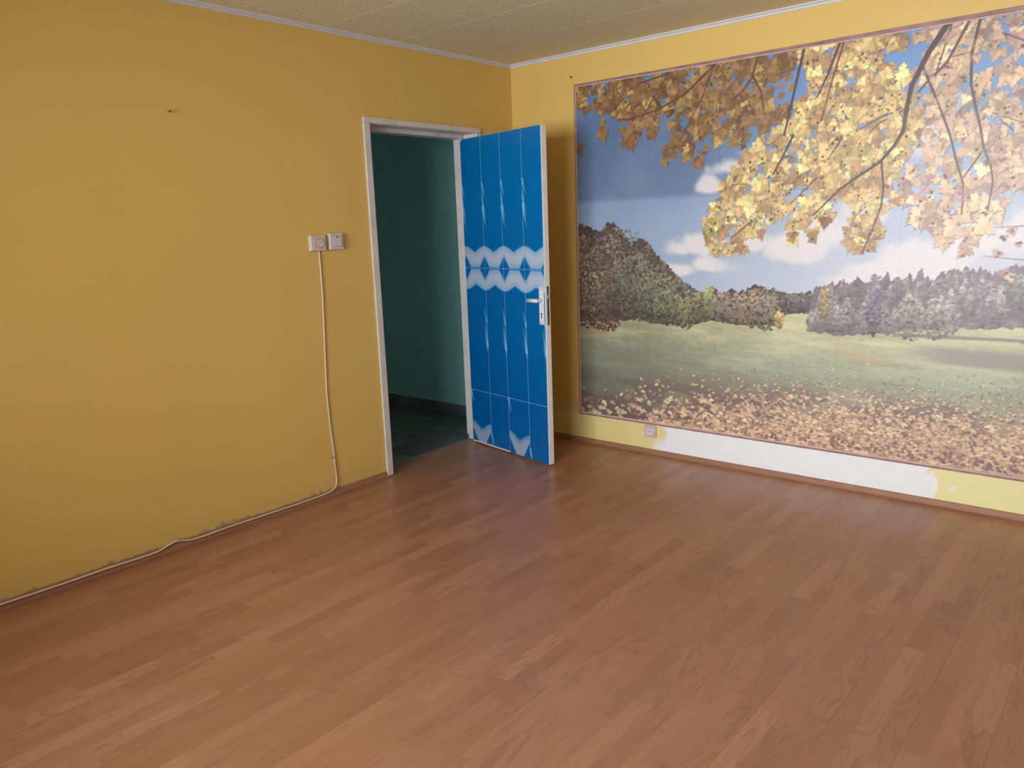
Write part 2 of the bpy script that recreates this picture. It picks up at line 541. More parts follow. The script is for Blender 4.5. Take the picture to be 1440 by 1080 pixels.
BASE_L = [(-0.012,0.619),(0.294,0.634),(0.452,0.66),(0.604,0.637),(0.797,0.634),(0.935,0.675),(1.113,0.663),(1.355,0.668),(1.385,0.736),(1.529,0.754)]
FOREST_R = [(1.52,0.784),(1.536,0.861),(1.558,0.884),(1.58,0.892),(1.6,0.87),(1.631,0.905),(1.66,0.916),(1.685,0.924),(1.705,0.895),(1.733,0.91),(1.756,0.944),(1.779,0.904),(1.81,0.912),(1.842,0.956),(1.865,0.909),(1.896,0.967),(1.926,0.921),(1.944,0.953),(1.961,0.939),(1.987,0.95),(2.003,0.958),(2.021,0.93),(2.041,0.972),(2.054,0.982),(2.079,0.934),(2.117,0.924),(2.146,0.969),(2.185,0.983),(2.207,0.973),(2.246,0.991),(2.283,0.971),(2.311,0.988),(2.341,0.985),(2.377,0.962),(2.404,0.995),(2.44,1.008),(2.482,1.002),(3.0,1.032),(3.4,0.992),(3.88,1.052)]
BASE_R = [(1.533,0.646),(1.598,0.638),(1.672,0.635),(1.868,0.654),(1.92,0.65),(1.959,0.671),(2.148,0.689),(2.331,0.706),(2.504,0.715),(3.88,0.695)]
CLOUDS = [((0.862,1.113),0.249,0.071),((0.747,1.093),0.132,0.051),((0.931,0.99),0.217,0.05),((0.747,0.968),0.185,0.038),((1.558,1.161),0.328,0.105),((1.428,1.088),0.287,0.077),((1.187,1.109),0.149,0.059),((1.769,1.263),0.18,0.09),((2.031,1.031),0.328,0.077),((1.87,0.96),0.406,0.072),((2.304,1.097),0.292,0.093),((2.444,1.143),0.203,0.097),((2.187,1.048),0.256,0.085),((1.696,0.921),0.278,0.045),((1.052,1.541),0.174,0.056),((0.925,1.444),0.112,0.049),((1.175,1.608),0.146,0.047),((2.029,1.62),0.128,0.136),((2.102,1.677),0.105,0.1)]
FILM_GAIN = 1.0
MURAL_GAIN = 1.0
MARK_Y, MARK_Z = -0.5045, 2.372

# ------------------------------------------------------------------ the room shell
DX0, DX1, DZ = -1.275, -0.36, 2.085          # opening cut in the door wall
WT = 0.18                                     # its thickness
bm = bmesh.new()
add_box(bm, ROOM_X, DX0, 0, WT, -0.1, ROOM_H + 0.1)
add_box(bm, DX1, 0.1, 0, WT, -0.1, ROOM_H + 0.1)
add_box(bm, DX0, DX1, 0, WT, DZ, ROOM_H + 0.1)
wall_left = tag(link('wall_left', to_mesh(bm, 'wall_left'), M_WALL_L), 'long yellow wall with the doorway and the two wall switches', 'wall', kind='structure')
wall_right = tag(box('wall_right', 0, 0.2, ROOM_Y, 0, -0.1, ROOM_H + 0.1, M_WALL_R), 'yellow wall carrying the autumn mural, scraped to white plaster below it', 'wall', kind='structure')
wall_front = tag(box('wall_front', ROOM_X, 0.2, ROOM_Y - 0.2, ROOM_Y, -0.1, ROOM_H + 0.1, M_WALL_B), 'plain yellow wall behind the camera', 'wall', kind='structure')
bm = bmesh.new()
xb0, xb1 = ROOM_X - 0.3, ROOM_X
add_box(bm, xb0, xb1, ROOM_Y - 0.2, WIN_Y0, -0.1, ROOM_H + 0.1)
add_box(bm, xb0, xb1, WIN_Y1, WT, -0.1, ROOM_H + 0.1)
add_box(bm, xb0, xb1, WIN_Y0, WIN_Y1, -0.1, WIN_Z0)
add_box(bm, xb0, xb1, WIN_Y0, WIN_Y1, WIN_Z1, ROOM_H + 0.1)
wall_back = tag(link('wall_back', to_mesh(bm, 'wall_back'), M_WALL_B), 'yellow window wall opposite the mural', 'wall', kind='structure')

# window in the back wall (behind the camera): frame, three sashes with panes
win = tag(empty('window_1', (ROOM_X - 0.2, (WIN_Y0 + WIN_Y1) / 2, WIN_Z0)), 'white three-sash window opposite the mural', 'window', kind='structure')
def wbox(name, y0, y1, z0, z1, mat, par, d=0.03, off=(0, 0, 0)):
    bm = bmesh.new()
    add_box(bm, -d, d, y0, y1, z0, z1, 0.004 if mat is not M_GLASS else 0)
    return link(name, to_mesh(bm, name), mat, par)
hw, hh = (WIN_Y1 - WIN_Y0) / 2, WIN_Z1 - WIN_Z0
for nm, a in (('frame_rail', (-hw, hw, 0, 0.05)), ('frame_rail', (-hw, hw, hh - 0.05, hh)), ('frame_stile', (-hw, -hw + 0.05, 0.05, hh - 0.05)), ('frame_stile', (hw - 0.05, hw, 0.05, hh - 0.05))):
    wbox(nm, *a, M_WHITE, win)
for k in range(3):
    y0 = -hw + 0.05 + k * (2 * hw - 0.1) / 3; y1 = y0 + (2 * hw - 0.1) / 3
    bm = bmesh.new()
    for a in ((y0, y0 + 0.045, 0.05, hh - 0.05), (y1 - 0.045, y1, 0.05, hh - 0.05), (y0 + 0.045, y1 - 0.045, 0.05, 0.095), (y0 + 0.045, y1 - 0.045, hh - 0.095, hh - 0.05)):
        add_box(bm, -0.025, 0.025, *a)
    s = link('sash', to_mesh(bm, 'sash'), M_WHITE, win)
    wbox('pane', y0 + 0.045, y1 - 0.045, 0.095, hh - 0.095, M_GLASS, s, 0.002)

# hall behind the doorway
HX0, HX1, HY1 = -2.6, 0.1, 2.6
tag(box('wall_hall_right', HX1, HX1 + 0.2, WT, HY1, -0.1, ROOM_H + 0.01, M_TEAL), 'dark teal hall wall seen through the doorway', 'wall', kind='structure')
tag(box('wall_hall_far', HX0, HX1 + 0.2, HY1, HY1 + 0.2, -0.1, ROOM_H + 0.01, M_TEAL), 'teal wall at the far end of the hall', 'wall', kind='structure')
tag(box('wall_hall_left', HX0 - 0.2, HX0, WT, HY1 + 0.2, -0.1, ROOM_H + 0.01, M_TEAL), 'teal wall at the left end of the hall', 'wall', kind='structure')
tag(box('ceiling_hall', HX0 - 0.2, HX1 + 0.2, WT, HY1 + 0.2, ROOM_H, ROOM_H + 0.2, M_CEIL_B), 'plain ceiling of the hall', 'ceiling', kind='structure')

# floor: screed with laminate boards as parts
floor = tag(box('floor', ROOM_X, 0.0, ROOM_Y, 0.0, -0.1, -0.0082, M_SUB), 'reddish brown wood-look laminate floor of the room', 'floor', kind='structure')
BW, BL = 0.1929, 1.286
rnd = random.Random(5)
plank_cache = {}
def plank(x0, x1, y0, y1, z1=0.0):
    g = 0.0001
    key = (round(x1 - x0, 4), round(y1 - y0, 4))
    if key not in plank_cache:
        bm = bmesh.new()
        L, Wd, c = x1 - x0 - 2 * g, y1 - y0 - 2 * g, 0.0003
        add_box(bm, -L / 2, L / 2, -Wd / 2, Wd / 2, -0.008, 0.0)
        # tiny arris so that every joint reads
        es = [e for e in bm.edges if all(v.co.z > -0.001 for v in e.verts)]
        bmesh.ops.bevel(bm, geom=es, offset=c, segments=1, affect='EDGES')
        me = to_mesh(bm, 'plank'); me.materials.append(M_FLOOR)
        plank_cache[key] = me
    return link('plank', plank_cache[key], None, floor, ((x0 + x1) / 2, (y0 + y1) / 2, z1))
y = 0.0
row = 0
while y > ROOM_Y + 0.01:
    y2 = max(ROOM_Y, y - BW)
    x = 0.0
    first = BL * (1.0 - (row * 0.37) % 1.0)
    while x > ROOM_X + 0.01:
        ln = first if x == 0.0 else BL
        xn = max(ROOM_X, x - ln)
        if x - xn < 0.06: xn = max(ROOM_X, x - ln - 0.06)
        plank(xn, x, y2, y)
        x = xn
    y = y2
    row += 1
plank(-1.248, -0.90, 0.0, 0.150); plank(-0.90, -0.388, 0.0, 0.150)

# crumbled mortar edge where the laminate meets the hall tiles
rs = random.Random(11)
bm = bmesh.new()
N = 60
lo, hi = [], []
for i in range(N + 1):
    x = -1.24 + (0.85 * i / N)
    lo.append(bm.verts.new((x, 0.149 - rs.random() * 0.012, 0.0012 + rs.random() * 0.003)))
    hi.append((bm.verts.new((x, 0.168 + rs.random() * 0.018, 0.001 + rs.random() * 0.004))))
for i in range(N):
    bm.faces.new((lo[i], lo[i + 1], hi[i + 1], hi[i]))
ex = bmesh.ops.extrude_face_region(bm, geom=list(bm.faces))
for v in [g for g in ex['geom'] if isinstance(g, bmesh.types.BMVert)]: v.co.z = -0.008
tag(link('trim_2', to_mesh(bm, 'trim_2'), M_MORTAR), 'ragged mortar threshold between laminate and hall tiles', 'threshold', kind='structure')

floor_hall = tag(box('floor_hall', HX0 - 0.2, HX1, 0.0, HY1, -0.1, -0.0082, M_GROUT), 'dark slate-look tiled floor of the hall', 'floor', kind='structure')
tile_cache = {}
def tile(name, parent, mat, x0, x1, y0, y1, z0, z1, bev, cache):
    key = tuple(round(v, 4) for v in (x1 - x0, y1 - y0, z1 - z0))
    if key not in cache:
        bm = bmesh.new()
        add_box(bm, -(x1 - x0) / 2, (x1 - x0) / 2, -(y1 - y0) / 2, (y1 - y0) / 2, -(z1 - z0) / 2, (z1 - z0) / 2, bev, 1)
        me = to_mesh(bm, name); me.materials.append(mat)
        cache[key] = me
    return link(name, cache[key], None, parent, ((x0 + x1) / 2, (y0 + y1) / 2, (z0 + z1) / 2))
TS, TG = 0.33, 0.004
for i in range(9):
    for j in range(8):
        x1 = 0.085 - i * TS; x0 = max(x1 - TS, HX0)
        y0 = 0.15 + j * TS; y1 = min(y0 + TS, HY1)
        if j == 0: y0 = 0.165
        if x1 - x0 < 0.05 or y1 - y0 < 0.05: continue
        if j == 0 and not (x0 > -1.6): y0 = 0.19
        tile('floor_tile', floor_hall, M_SLATE, x0 + TG / 2, x1 - TG / 2, y0 + TG / 2, y1 - TG / 2, -0.0082, 0.0, 0.0015, tile_cache)
bb_hall = tag(empty('baseboard_hall', (HX1, WT, 0)), 'dark slate tile skirting along the teal hall wall', 'baseboard', kind='structure')
for j in range(8):
    y0 = 0.15 + j * TS; y1 = min(y0 + TS, HY1)
    if j == 0: y0 = WT + 0.002
    o = tile('skirting_tile', bb_hall, M_SLATE, 0.088, 0.0999, y0 + 0.002, y1 - 0.002, 0.001, 0.082, 0.0015, tile_cache)
    o.location = Vector(o.location) - Vector((HX1, WT, 0))

# ceiling: slab with 50 cm textured tiles as parts
ceiling = tag(box('ceiling', ROOM_X, 0.0, ROOM_Y, 0.0, ROOM_H + 0.0005, ROOM_H + 0.2, M_CEIL_B), 'off-white ceiling of square polystyrene tiles', 'ceiling', kind='structure')
ceil_cache = {}
xs = [0.0, -0.045] + [-0.045 - 0.497 * k for k in range(1, 12)]
xs = [x for x in xs if x > ROOM_X + 0.03] + [ROOM_X]
ys = [0.0] + [-0.132 - 0.5 * k for k in range(0, 10)]
ys = [y for y in ys if y > ROOM_Y + 0.03] + [ROOM_Y]
for i in range(len(xs) - 1):
    for j in range(len(ys) - 1):
        tile('ceiling_tile', ceiling, M_CEIL, xs[i + 1] + 0.0016, xs[i] - 0.0016, ys[j + 1] + 0.0016, ys[j] - 0.0016, ROOM_H, ROOM_H + 0.012, 0.0008, ceil_cache)

# cornice: thin white moulding with two ridges, along the door wall and the mural wall
CP = [(0.0, 2.4985), (0.005, 2.4985), (0.0075, 2.501), (0.0075, 2.5045), (0.0045, 2.507), (0.0045, 2.511), (0.010, 2.5135), (0.014, 2.5145), (0.0175, 2.5125), (0.021, 2.5135), (0.0225, 2.517), (0.0225, 2.5199), (0.0, 2.5199)]
tag(extrude_profile('trim_3', CP, lambda d, z: (ROOM_X, -d, z), lambda d, z: (-d, -d, z), M_CORNICE), 'thin white ceiling cornice above the door wall', 'cornice', kind='structure')
tag(extrude_profile('trim_4', CP, lambda d, z: (-d, -d, z), lambda d, z: (-d, ROOM_Y, z), M_CORNICE), 'thin white ceiling cornice above the mural', 'cornice', kind='structure')

# skirting boards
SP = [(0.0, 0.0005), (0.018, 0.0005), (0.0185, 0.004), (0.0172, 0.0075), (0.0150, 0.0085), (0.0135, 0.012), (0.0060, 0.033), (0.0035, 0.036), (0.0, 0.0365)]
SPR = [(d, z * 0.86) for d, z in SP]
def board(parent, name, a, b):
    return extrude_profile(name, SP if parent is bbl else SPR, a, b, M_SKIRT, parent)
bbl = tag(empty('baseboard_left', (0, 0, 0)), 'brown wood-foil skirting under the switches with a cable on it', 'baseboard', kind='structure')
for xa, xb in ((ROOM_X, -3.9), (-3.9, -1.265)):
    board(bbl, 'skirting_length', lambda d, z, xa=xa: (xa + 0.0004, -d, z), lambda d, z, xb=xb: (xb - 0.0004, -d, z))
board(bbl, 'skirting_length', lambda d, z: (-0.335, -d, z), lambda d, z: (-d, -d, z))
bbr = tag(empty('baseboard_right', (0, 0, 0)), 'brown wood-foil skirting along the foot of the mural wall', 'baseboard', kind='structure')
for ya, yb in ((0, -2.545), (-2.545, ROOM_Y)):
    board(bbr, 'skirting_length', lambda d, z, ya=ya: (-d, ya - (d if ya == 0 else 0.0004), z), lambda d, z, yb=yb: (-d, yb + 0.0004, z))

# ------------------------------------------------------------------ door frame
fr = tag(empty('trim_1', (-0.82, 0, 0)), 'chipped white painted wooden door frame', 'door frame', kind='structure')
def fbox(name, x0, x1, y0, y1, z0, z1, bev=0.003, mat=M_FRAME):
    o = box(name, x0 + 0.82, x1 + 0.82, y0, y1, z0, z1, mat, fr, bev, 2)
    return o
fbox('architrave', -1.302, -1.258, -0.014, 0.0, 0.001, 2.062, 0.003)
fbox('architrave', -0.382, -0.337, -0.014, 0.0, 0.001, 2.062, 0.003)
fbox('architrave', -1.302, -0.337, -0.014, 0.0, 2.0625, 2.094, 0.003)
fbox('jamb', -1.275, -1.250, 0.0002, WT, 0.001, 2.060, 0.002)
fbox('jamb', -0.385, -0.360, 0.0002, WT, 0.001, 2.060, 0.002)
fbox('head', -1.275, -0.360, 0.0002, WT, 2.060, 2.085, 0.002)
fbox('stop', -0.399, -0.385, 0.092, WT - 0.001, 0.04, 2.035, 0.002)
fbox('stop', -1.250, -1.236, 0.092, WT - 0.001, 0.04, 2.035, 0.002)
fbox('stop', -1.250, -0.385, 0.092, WT - 0.001, 2.035, 2.060, 0.002)

# ------------------------------------------------------------------ door
DA = Vector((-0.432, 0.090, 0.0)); DB = Vector((-0.592, -0.703, 0.0))
DL = (DB - DA).length
dang = math.atan2((DB - DA).y, (DB - DA).x)
# local frame: x along the leaf from hinge to free edge, y to the back (away from the film), z up
door = tag(empty('door_1', DA, dang), 'open door covered in blue tile-pattern film with white waves', 'door', kind='structure')
DT = 0.040
DZ0, DZ1 = 0.012, 2.029
bm = bmesh.new()
add_box(bm, 0.0, DL, 0.0015, DT, DZ0, DZ1, 0.003, 2)
link('leaf', to_mesh(bm, 'leaf'), M_LEAF, door)

# ------------------------------------------------------------------ flat prints: small painter for the film and the mural
def vnoise(ny, nx, cy, cx, rng):
    """smooth value noise with cy x cx cells"""
    g = rng.random((cy + 2, cx + 2))
    yy = np.linspace(0, cy, ny, endpoint=False); xx = np.linspace(0, cx, nx, endpoint=False)
    iy, ix = yy.astype(int), xx.astype(int)
    fy, fx = yy - iy, xx - ix
    fy = (fy * fy * (3 - 2 * fy))[:, None]; fx = (fx * fx * (3 - 2 * fx))[None, :]
    a = g[iy][:, ix]; b = g[iy][:, ix + 1]; c = g[iy + 1][:, ix]; d = g[iy + 1][:, ix + 1]
    return (a * (1 - fx) + b * fx) * (1 - fy) + (c * (1 - fx) + d * fx) * fy


def fbm(ny, nx, cy, cx, rng, octv=4, gain=0.5):
    s = np.zeros((ny, nx)); amp, tot = 1.0, 0.0
    for _ in range(octv):
        s += amp * vnoise(ny, nx, int(cy), int(cx), rng)
        tot += amp; amp *= gain; cy *= 2; cx *= 2
    return s / tot


def sstep(x, a, b):
    t = np.clip((x - a) / (b - a), 0, 1)
    return t * t * (3 - 2 * t)


def to_lin(c):
    c = np.clip(c, 0, 1)
    return np.where(c <= 0.04045, c / 12.92, ((c + 0.055) / 1.055) ** 2.4)


class Canvas:
    def __init__(self, w, h, cell):
        self.cell = cell
        self.nx, self.ny = int(round(w / cell)) + 1, int(round(h / cell)) + 1
        self.img = np.zeros((self.ny, self.nx, 3))

    def window(self, x0, x1, y0, y1):
        c = self.cell
        i0, i1 = max(0, int(x0 / c) - 1), min(self.nx, int(x1 / c) + 2)
        j0, j1 = max(0, int(y0 / c) - 1), min(self.ny, int(y1 / c) + 2)
        return i0, i1, j0, j1

    def poly(self, pts, col, alpha=1.0, ss=2):
        pts = np.asarray(pts, float)
        i0, i1, j0, j1 = self.window(pts[:, 0].min(), pts[:, 0].max(), pts[:, 1].min(), pts[:, 1].max())
        if i1 <= i0 or j1 <= j0: return
        off = (np.arange(ss) + 0.5) / ss - 0.5
        X = ((np.arange(i0, i1)[:, None] + off[None, :]).ravel() * self.cell)[None, :]
        Y = ((np.arange(j0, j1)[:, None] + off[None, :]).ravel() * self.cell)[:, None]
        ins = np.zeros((Y.size, X.size), bool)
        xa, ya = pts[-1]
        for xb, yb in pts:
            if ya != yb:
                cond = (Y < ya) != (Y < yb)
                xi = (xb - xa) * (Y - ya) / (yb - ya) + xa
                ins ^= cond & (X < xi)
            xa, ya = xb, yb
        cov = ins.reshape(j1 - j0, ss, i1 - i0, ss).mean(axis=(1, 3)) * alpha
        self.img[j0:j1, i0:i1] += cov[..., None] * (np.asarray(col) - self.img[j0:j1, i0:i1])

    def stroke(self, pts, w0, w1, col, alpha=1.0):
        pts = np.asarray(pts, float)
        seg = len(pts) - 1
        m = max(w0, w1)
        i0, i1, j0, j1 = self.window(pts[:, 0].min() - m, pts[:, 0].max() + m, pts[:, 1].min() - m, pts[:, 1].max() + m)
        if i1 <= i0 or j1 <= j0: return
        X = (np.arange(i0, i1) * self.cell)[None, :]; Y = (np.arange(j0, j1) * self.cell)[:, None]
        cov = np.zeros((j1 - j0, i1 - i0))
        for k in range(seg):
            a, b = pts[k], pts[k + 1]
            d = b - a; L2 = max(d @ d, 1e-12)
            t = np.clip(((X - a[0]) * d[0] + (Y - a[1]) * d[1]) / L2, 0, 1)
            dist = np.hypot(X - a[0] - t * d[0], Y - a[1] - t * d[1])
            w = (w0 + (w1 - w0) * (k + t) / seg) / 2
            cov = np.maximum(cov, np.clip((w - dist) / self.cell + 0.5, 0, 1) * np.minimum(1, 2 * w / self.cell))
        cov = cov * alpha
        self.img[j0:j1, i0:i1] += cov[..., None] * (np.asarray(col) - self.img[j0:j1, i0:i1])

    def dab(self, x, y, r, col, alpha=1.0, squash=1.0):
        i0, i1, j0, j1 = self.window(x - r, x + r, y - r, y + r)
        if i1 <= i0 or j1 <= j0: return
        X = (np.arange(i0, i1) * self.cell - x)[None, :]; Y = ((np.arange(j0, j1) * self.cell - y) / squash)[:, None]
        cov = np.clip((r - np.hypot(X, Y)) / self.cell + 0.5, 0, 1) * alpha
        self.img[j0:j1, i0:i1] += cov[..., None] * (np.asarray(col) - self.img[j0:j1, i0:i1])

    def sheet(self, name, i0, i1, j0, j1, mat, parent, frame, gain=1.0):
        """cut a piece out of the print as a mesh grid; frame(u, v) gives local coordinates"""
        c = self.cell
        ii, jj = np.arange(i0, i1 + 1), np.arange(j0, j1 + 1)
        U, V = np.meshgrid(ii * c, jj * c)
        co = frame(U, V).reshape(-1, 3)
        nx, ny = len(ii), len(jj)
        k = np.arange(nx * ny).reshape(ny, nx)
        q = np.stack([k[:-1, :-1], k[:-1, 1:], k[1:, 1:], k[1:, :-1]], -1).reshape(-1, 4)
        me = bpy.data.meshes.new(name)
        me.vertices.add(len(co)); me.vertices.foreach_set('co', co.astype(np.float32).ravel())
        me.loops.add(q.size); me.loops.foreach_set('vertex_index', q.astype(np.int32).ravel())
        me.polygons.add(len(q))
        me.polygons.foreach_set('loop_start', np.arange(0, q.size, 4, dtype=np.int32))
        me.polygons.foreach_set('loop_total', np.full(len(q), 4, dtype=np.int32))
        me.update(calc_edges=True)
        ca = me.color_attributes.new('print', 'FLOAT_COLOR', 'POINT')
        rgb = np.ones((len(co), 4), np.float32)
        rgb[:, :3] = np.clip(to_lin(self.img[j0:j1 + 1, i0:i1 + 1]).reshape(-1, 3) * gain, 0, 0.92)
        ca.data.foreach_set('color', rgb.ravel())
        me.validate()
        return link(name, me, mat, parent)


# ------------------------------------------------------------------ blue film on the door: 4 x 3 tile panels
FC = 0.004
film = Canvas(DL, DZ1 - DZ0, FC)
S = (np.arange(film.nx) * FC)[None, :] * np.ones((film.ny, 1))
Z = (np.arange(film.ny) * FC + DZ0)[:, None] * np.ones((1, film.nx))
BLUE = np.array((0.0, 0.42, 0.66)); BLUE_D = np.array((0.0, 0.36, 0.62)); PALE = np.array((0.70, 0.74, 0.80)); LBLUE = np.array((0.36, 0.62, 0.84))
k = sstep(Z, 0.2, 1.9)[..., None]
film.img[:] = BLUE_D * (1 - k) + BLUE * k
CX = [0.0, 0.2185, 0.4165, 0.6245, DL]           # column joints
PER = 0.2045
ph = 2 * np.pi * (S - 0.2185) / PER
# scalloped white wave band about z = 1.207, mirrored about the joint
D = np.abs(Z - 1.207)
top = 0.112 + 0.036 * np.abs(np.cos(ph / 2)) ** 1.3
col_d = np.abs((S - 0.2185 + PER / 2) % PER - PER / 2)
inner = np.clip(0.070 - col_d * 0.070 / 0.054, 0, None)       # blue diamonds on the joints
band = sstep(top - D, 0, 0.012) * sstep(D - inner, 0, 0.010)
edge = np.clip(np.minimum(top - D, (D - inner)) / 0.045, 0, 1)
tintc = LBLUE + (PALE - LBLUE) * (0.35 + 0.65 * edge)[..., None]
film.img += band[..., None] * (tintc - film.img)
# feathered reed strokes leaning off the joints
FEATHER = np.array((0.52, 0.74, 0.88))
def feathers(x0, zt, up):
    for dz, ln, dx, w, a in ((0.0, 0.085, 0.026, 0.006, 0.75), (0.075, 0.10, 0.018, 0.005, 0.45), (0.10, 0.12, 0.032, 0.005, 0.65), (0.15, 0.10, 0.020, 0.008, 0.85), (0.18, 0.10, 0.034, 0.005, 0.5)):
        if up: film.stroke([(x0 + 0.002, zt - dz - DZ0), (x0 + dx, zt - dz - ln - DZ0)], w * 2.2, 0.003, FEATHER, min(1, a * 1.3))
        else: film.stroke([(x0 - dx, zt - dz - DZ0), (x0 - 0.002, zt - dz - ln - DZ0)], 0.003, w * 2.2, FEATHER, min(1, a * 1.2))
for x0 in (0.0, 0.2185, 0.4165, 0.6245):
    feathers(x0, 1.742, True)
for x0 in (0.2185, 0.4165, 0.6245, DL - 0.002):
    feathers(x0, 0.945, False)
# cut-off white wave pieces low down in the first and third column, small strokes
for a, b in ((0.0, 0.2185), (0.4165, 0.6245)):
    c = (a + b) / 2; hwid = (b - a) / 2
    q = (S - c) / hwid
    upper = 0.112 + 0.045 * np.abs(np.sin(q * np.pi / 2)) ** 1.4 + DZ0
    lower = np.clip(np.abs(q) - 0.35, 0, None) * 0.17
    m = sstep(upper - Z, 0, 0.010) * sstep(Z - lower - DZ0, -0.006, 0.006) * ((S > a) & (S < b))
    e = np.clip((upper - Z) / 0.05, 0, 1)
    tc = LBLUE * 0.9 + (PALE * 0.92 - LBLUE * 0.9) * e[..., None]
    film.img += (m * 0.92)[..., None] * (tc - film.img)
for x0, zt in ((0.004, 0.375), (0.4165, 0.375), (0.2185, 0.10), (0.6245, 0.075)):
    film.stroke([(x0 + 0.002, zt - DZ0), (x0 + 0.024, zt - 0.085 - DZ0)], 0.016, 0.003, FEATHER, 0.9)
film.stroke([(0.67, 0.075), (0.76, 0.068)], 0.008, 0.006, LBLUE * 0.9, 0.35)
# film cut round at the top hinge corner: bare white door below
r0 = 0.035
corner = (S < r0) & (Z > DZ1 - r0) & (np.hypot(S - r0, Z - (DZ1 - r0)) > r0)
film.img[corner] = (0.84, 0.82, 0.79)
ROWZ = [DZ0, 0.380, 1.207, DZ1]
for i in range(4):
    for j in range(3):
        i0 = int(round(CX[i] / FC)) if i else 0
        i1 = int(round(CX[i + 1] / FC)) if i < 3 else film.nx - 2
        j0 = int(round((ROWZ[j] - DZ0) / FC)) if j else (2 if i < 2 else 0)
        j1 = int(round((ROWZ[j + 1] - DZ0) / FC)) if j < 2 else film.ny - 1
        gx0, gx1 = (0.0008 if i else 0.002), (0.0008 if i < 3 else 0.001)
        def fr_(U, V, i0=i0, i1=i1, j0=j0, j1=j1, gx0=gx0, gx1=gx1, j=j):
            U = U.copy(); V = V.copy()
            U[:, 0] += gx0; U[:, -1] -= gx1
            V[0, :] += 0.0008; V[-1, :] -= 0.0008
            Y = np.zeros_like(U)
            Y[:, 0] = Y[:, -1] = 0.0005; Y[0, :] = Y[-1, :] = 0.0005       # pieces slightly proud, joints sunk
            return np.stack([U, Y, V + DZ0], -1)
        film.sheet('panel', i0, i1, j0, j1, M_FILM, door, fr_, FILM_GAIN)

bm = bmesh.new(); add_box(bm, 0.002, DL - 0.002, 0.0007, 0.0016, DZ0 + 0.008, DZ1 - 0.002)
link('joint_backing', to_mesh(bm, 'joint_backing'), simple('joint_pale_blue', (0.42, 0.62, 0.74), 0.4), door)

# handle plate, lever, keyhole, mortise lock
bm = bmesh.new()
add_box(bm, 0.758, 0.799, -0.006, 0.0, 0.884, 1.107, 0.002, 2)
plate = link('handle_plate', to_mesh(bm, 'handle_plate'), M_ALU, door)
for px_, pz in ((0.768, 1.097), (0.789, 1.097), (0.768, 0.894), (0.789, 0.894)):
    bm = bmesh.new(); add_cyl(bm, (px_, -0.0062, pz), (0, 1, 0), 0.0032, 0.002, 12)
    link('screw', to_mesh(bm, 'screw'), M_STEEL, plate)
bm = bmesh.new()
add_cyl(bm, (0.7785, -0.0062, 0.948), (0, 1, 0), 0.0062, 0.0016, 16)
add_box(bm, 0.7755, 0.7815, -0.0070, -0.0054, 0.922, 0.946)
link('keyhole', to_mesh(bm, 'keyhole'), M_BLACK, plate)
bm = bmesh.new()
add_cyl(bm, (0.7785, -0.022, 1.030), (0, 1, 0), 0.010, 0.034, 20)
v = [bm.verts.new(c) for c in ((0.79, -0.050, 1.018), (0.79, -0.036, 1.018), (0.79, -0.036, 1.042), (0.79, -0.050, 1.042),
                               (0.686, -0.050, 1.017), (0.686, -0.038, 1.017), (0.686, -0.038, 1.037), (0.686, -0.050, 1.037))]
nf = [bm.faces.new([v[i] for i in f]) for f in ((0, 1, 2, 3), (7, 6, 5, 4), (0, 4, 5, 1), (1, 5, 6, 2), (2, 6, 7, 3), (3, 7, 4, 0))]
bmesh.ops.bevel(bm, geom=list({e for f in nf for e in f.edges}), offset=0.004, segments=2, affect='EDGES')
link('lever', to_mesh(bm, 'lever', True), M_ALU, door)
bm = bmesh.new()
add_box(bm, DL - 0.001, DL + 0.0016, 0.013, 0.029, 0.880, 1.112, 0.0006, 1)
lock = link('lock_plate', to_mesh(bm, 'lock_plate'), M_STEEL, door)
bm = bmesh.new()
add_box(bm, DL + 0.0014, DL + 0.011, 0.016, 0.027, 1.040, 1.062, 0.002, 2)
link('latch', to_mesh(bm, 'latch'), M_CHROME, lock)
bm = bmesh.new()
add_box(bm, DL + 0.0012, DL + 0.0022, 0.0175, 0.0245, 0.925, 0.965)
link('bolt_slot', to_mesh(bm, 'bolt_slot'), M_BLACK, lock)
for hz in (0.25, 1.78):
    bm = bmesh.new()
    add_cyl(bm, (0.0, DT + 0.0062, hz), (0, 0, 1), 0.0058, 0.09, 14)
    link('hinge', to_mesh(bm, 'hinge'), M_STEEL, door)
# painted closing strip showing white under the film at the foot
bm = bmesh.new()
add_box(bm, 0.004, 0.405, -0.0006, 0.0012, DZ0 + 0.0005, DZ0 + 0.0075, 0.0004, 1)
link('foot_strip', to_mesh(bm, 'foot_strip'), M_LEAF, door)


# ------------------------------------------------------------------ the autumn mural
MC = 0.004
MW, MH = 3.88, 2.112
MU0, MZ0 = -0.53, 0.207        # left edge (y) and foot (z) of the print
cv = Canvas(MW, MH, MC)
rg = np.random.default_rng(20)
U = (np.arange(cv.nx) * MC)[None, :] * np.ones((cv.ny, 1))
V = (np.arange(cv.ny) * MC)[:, None] * np.ones((1, cv.nx))
C = lambda r, g, b: np.array((r, g, b), float) / 255.0

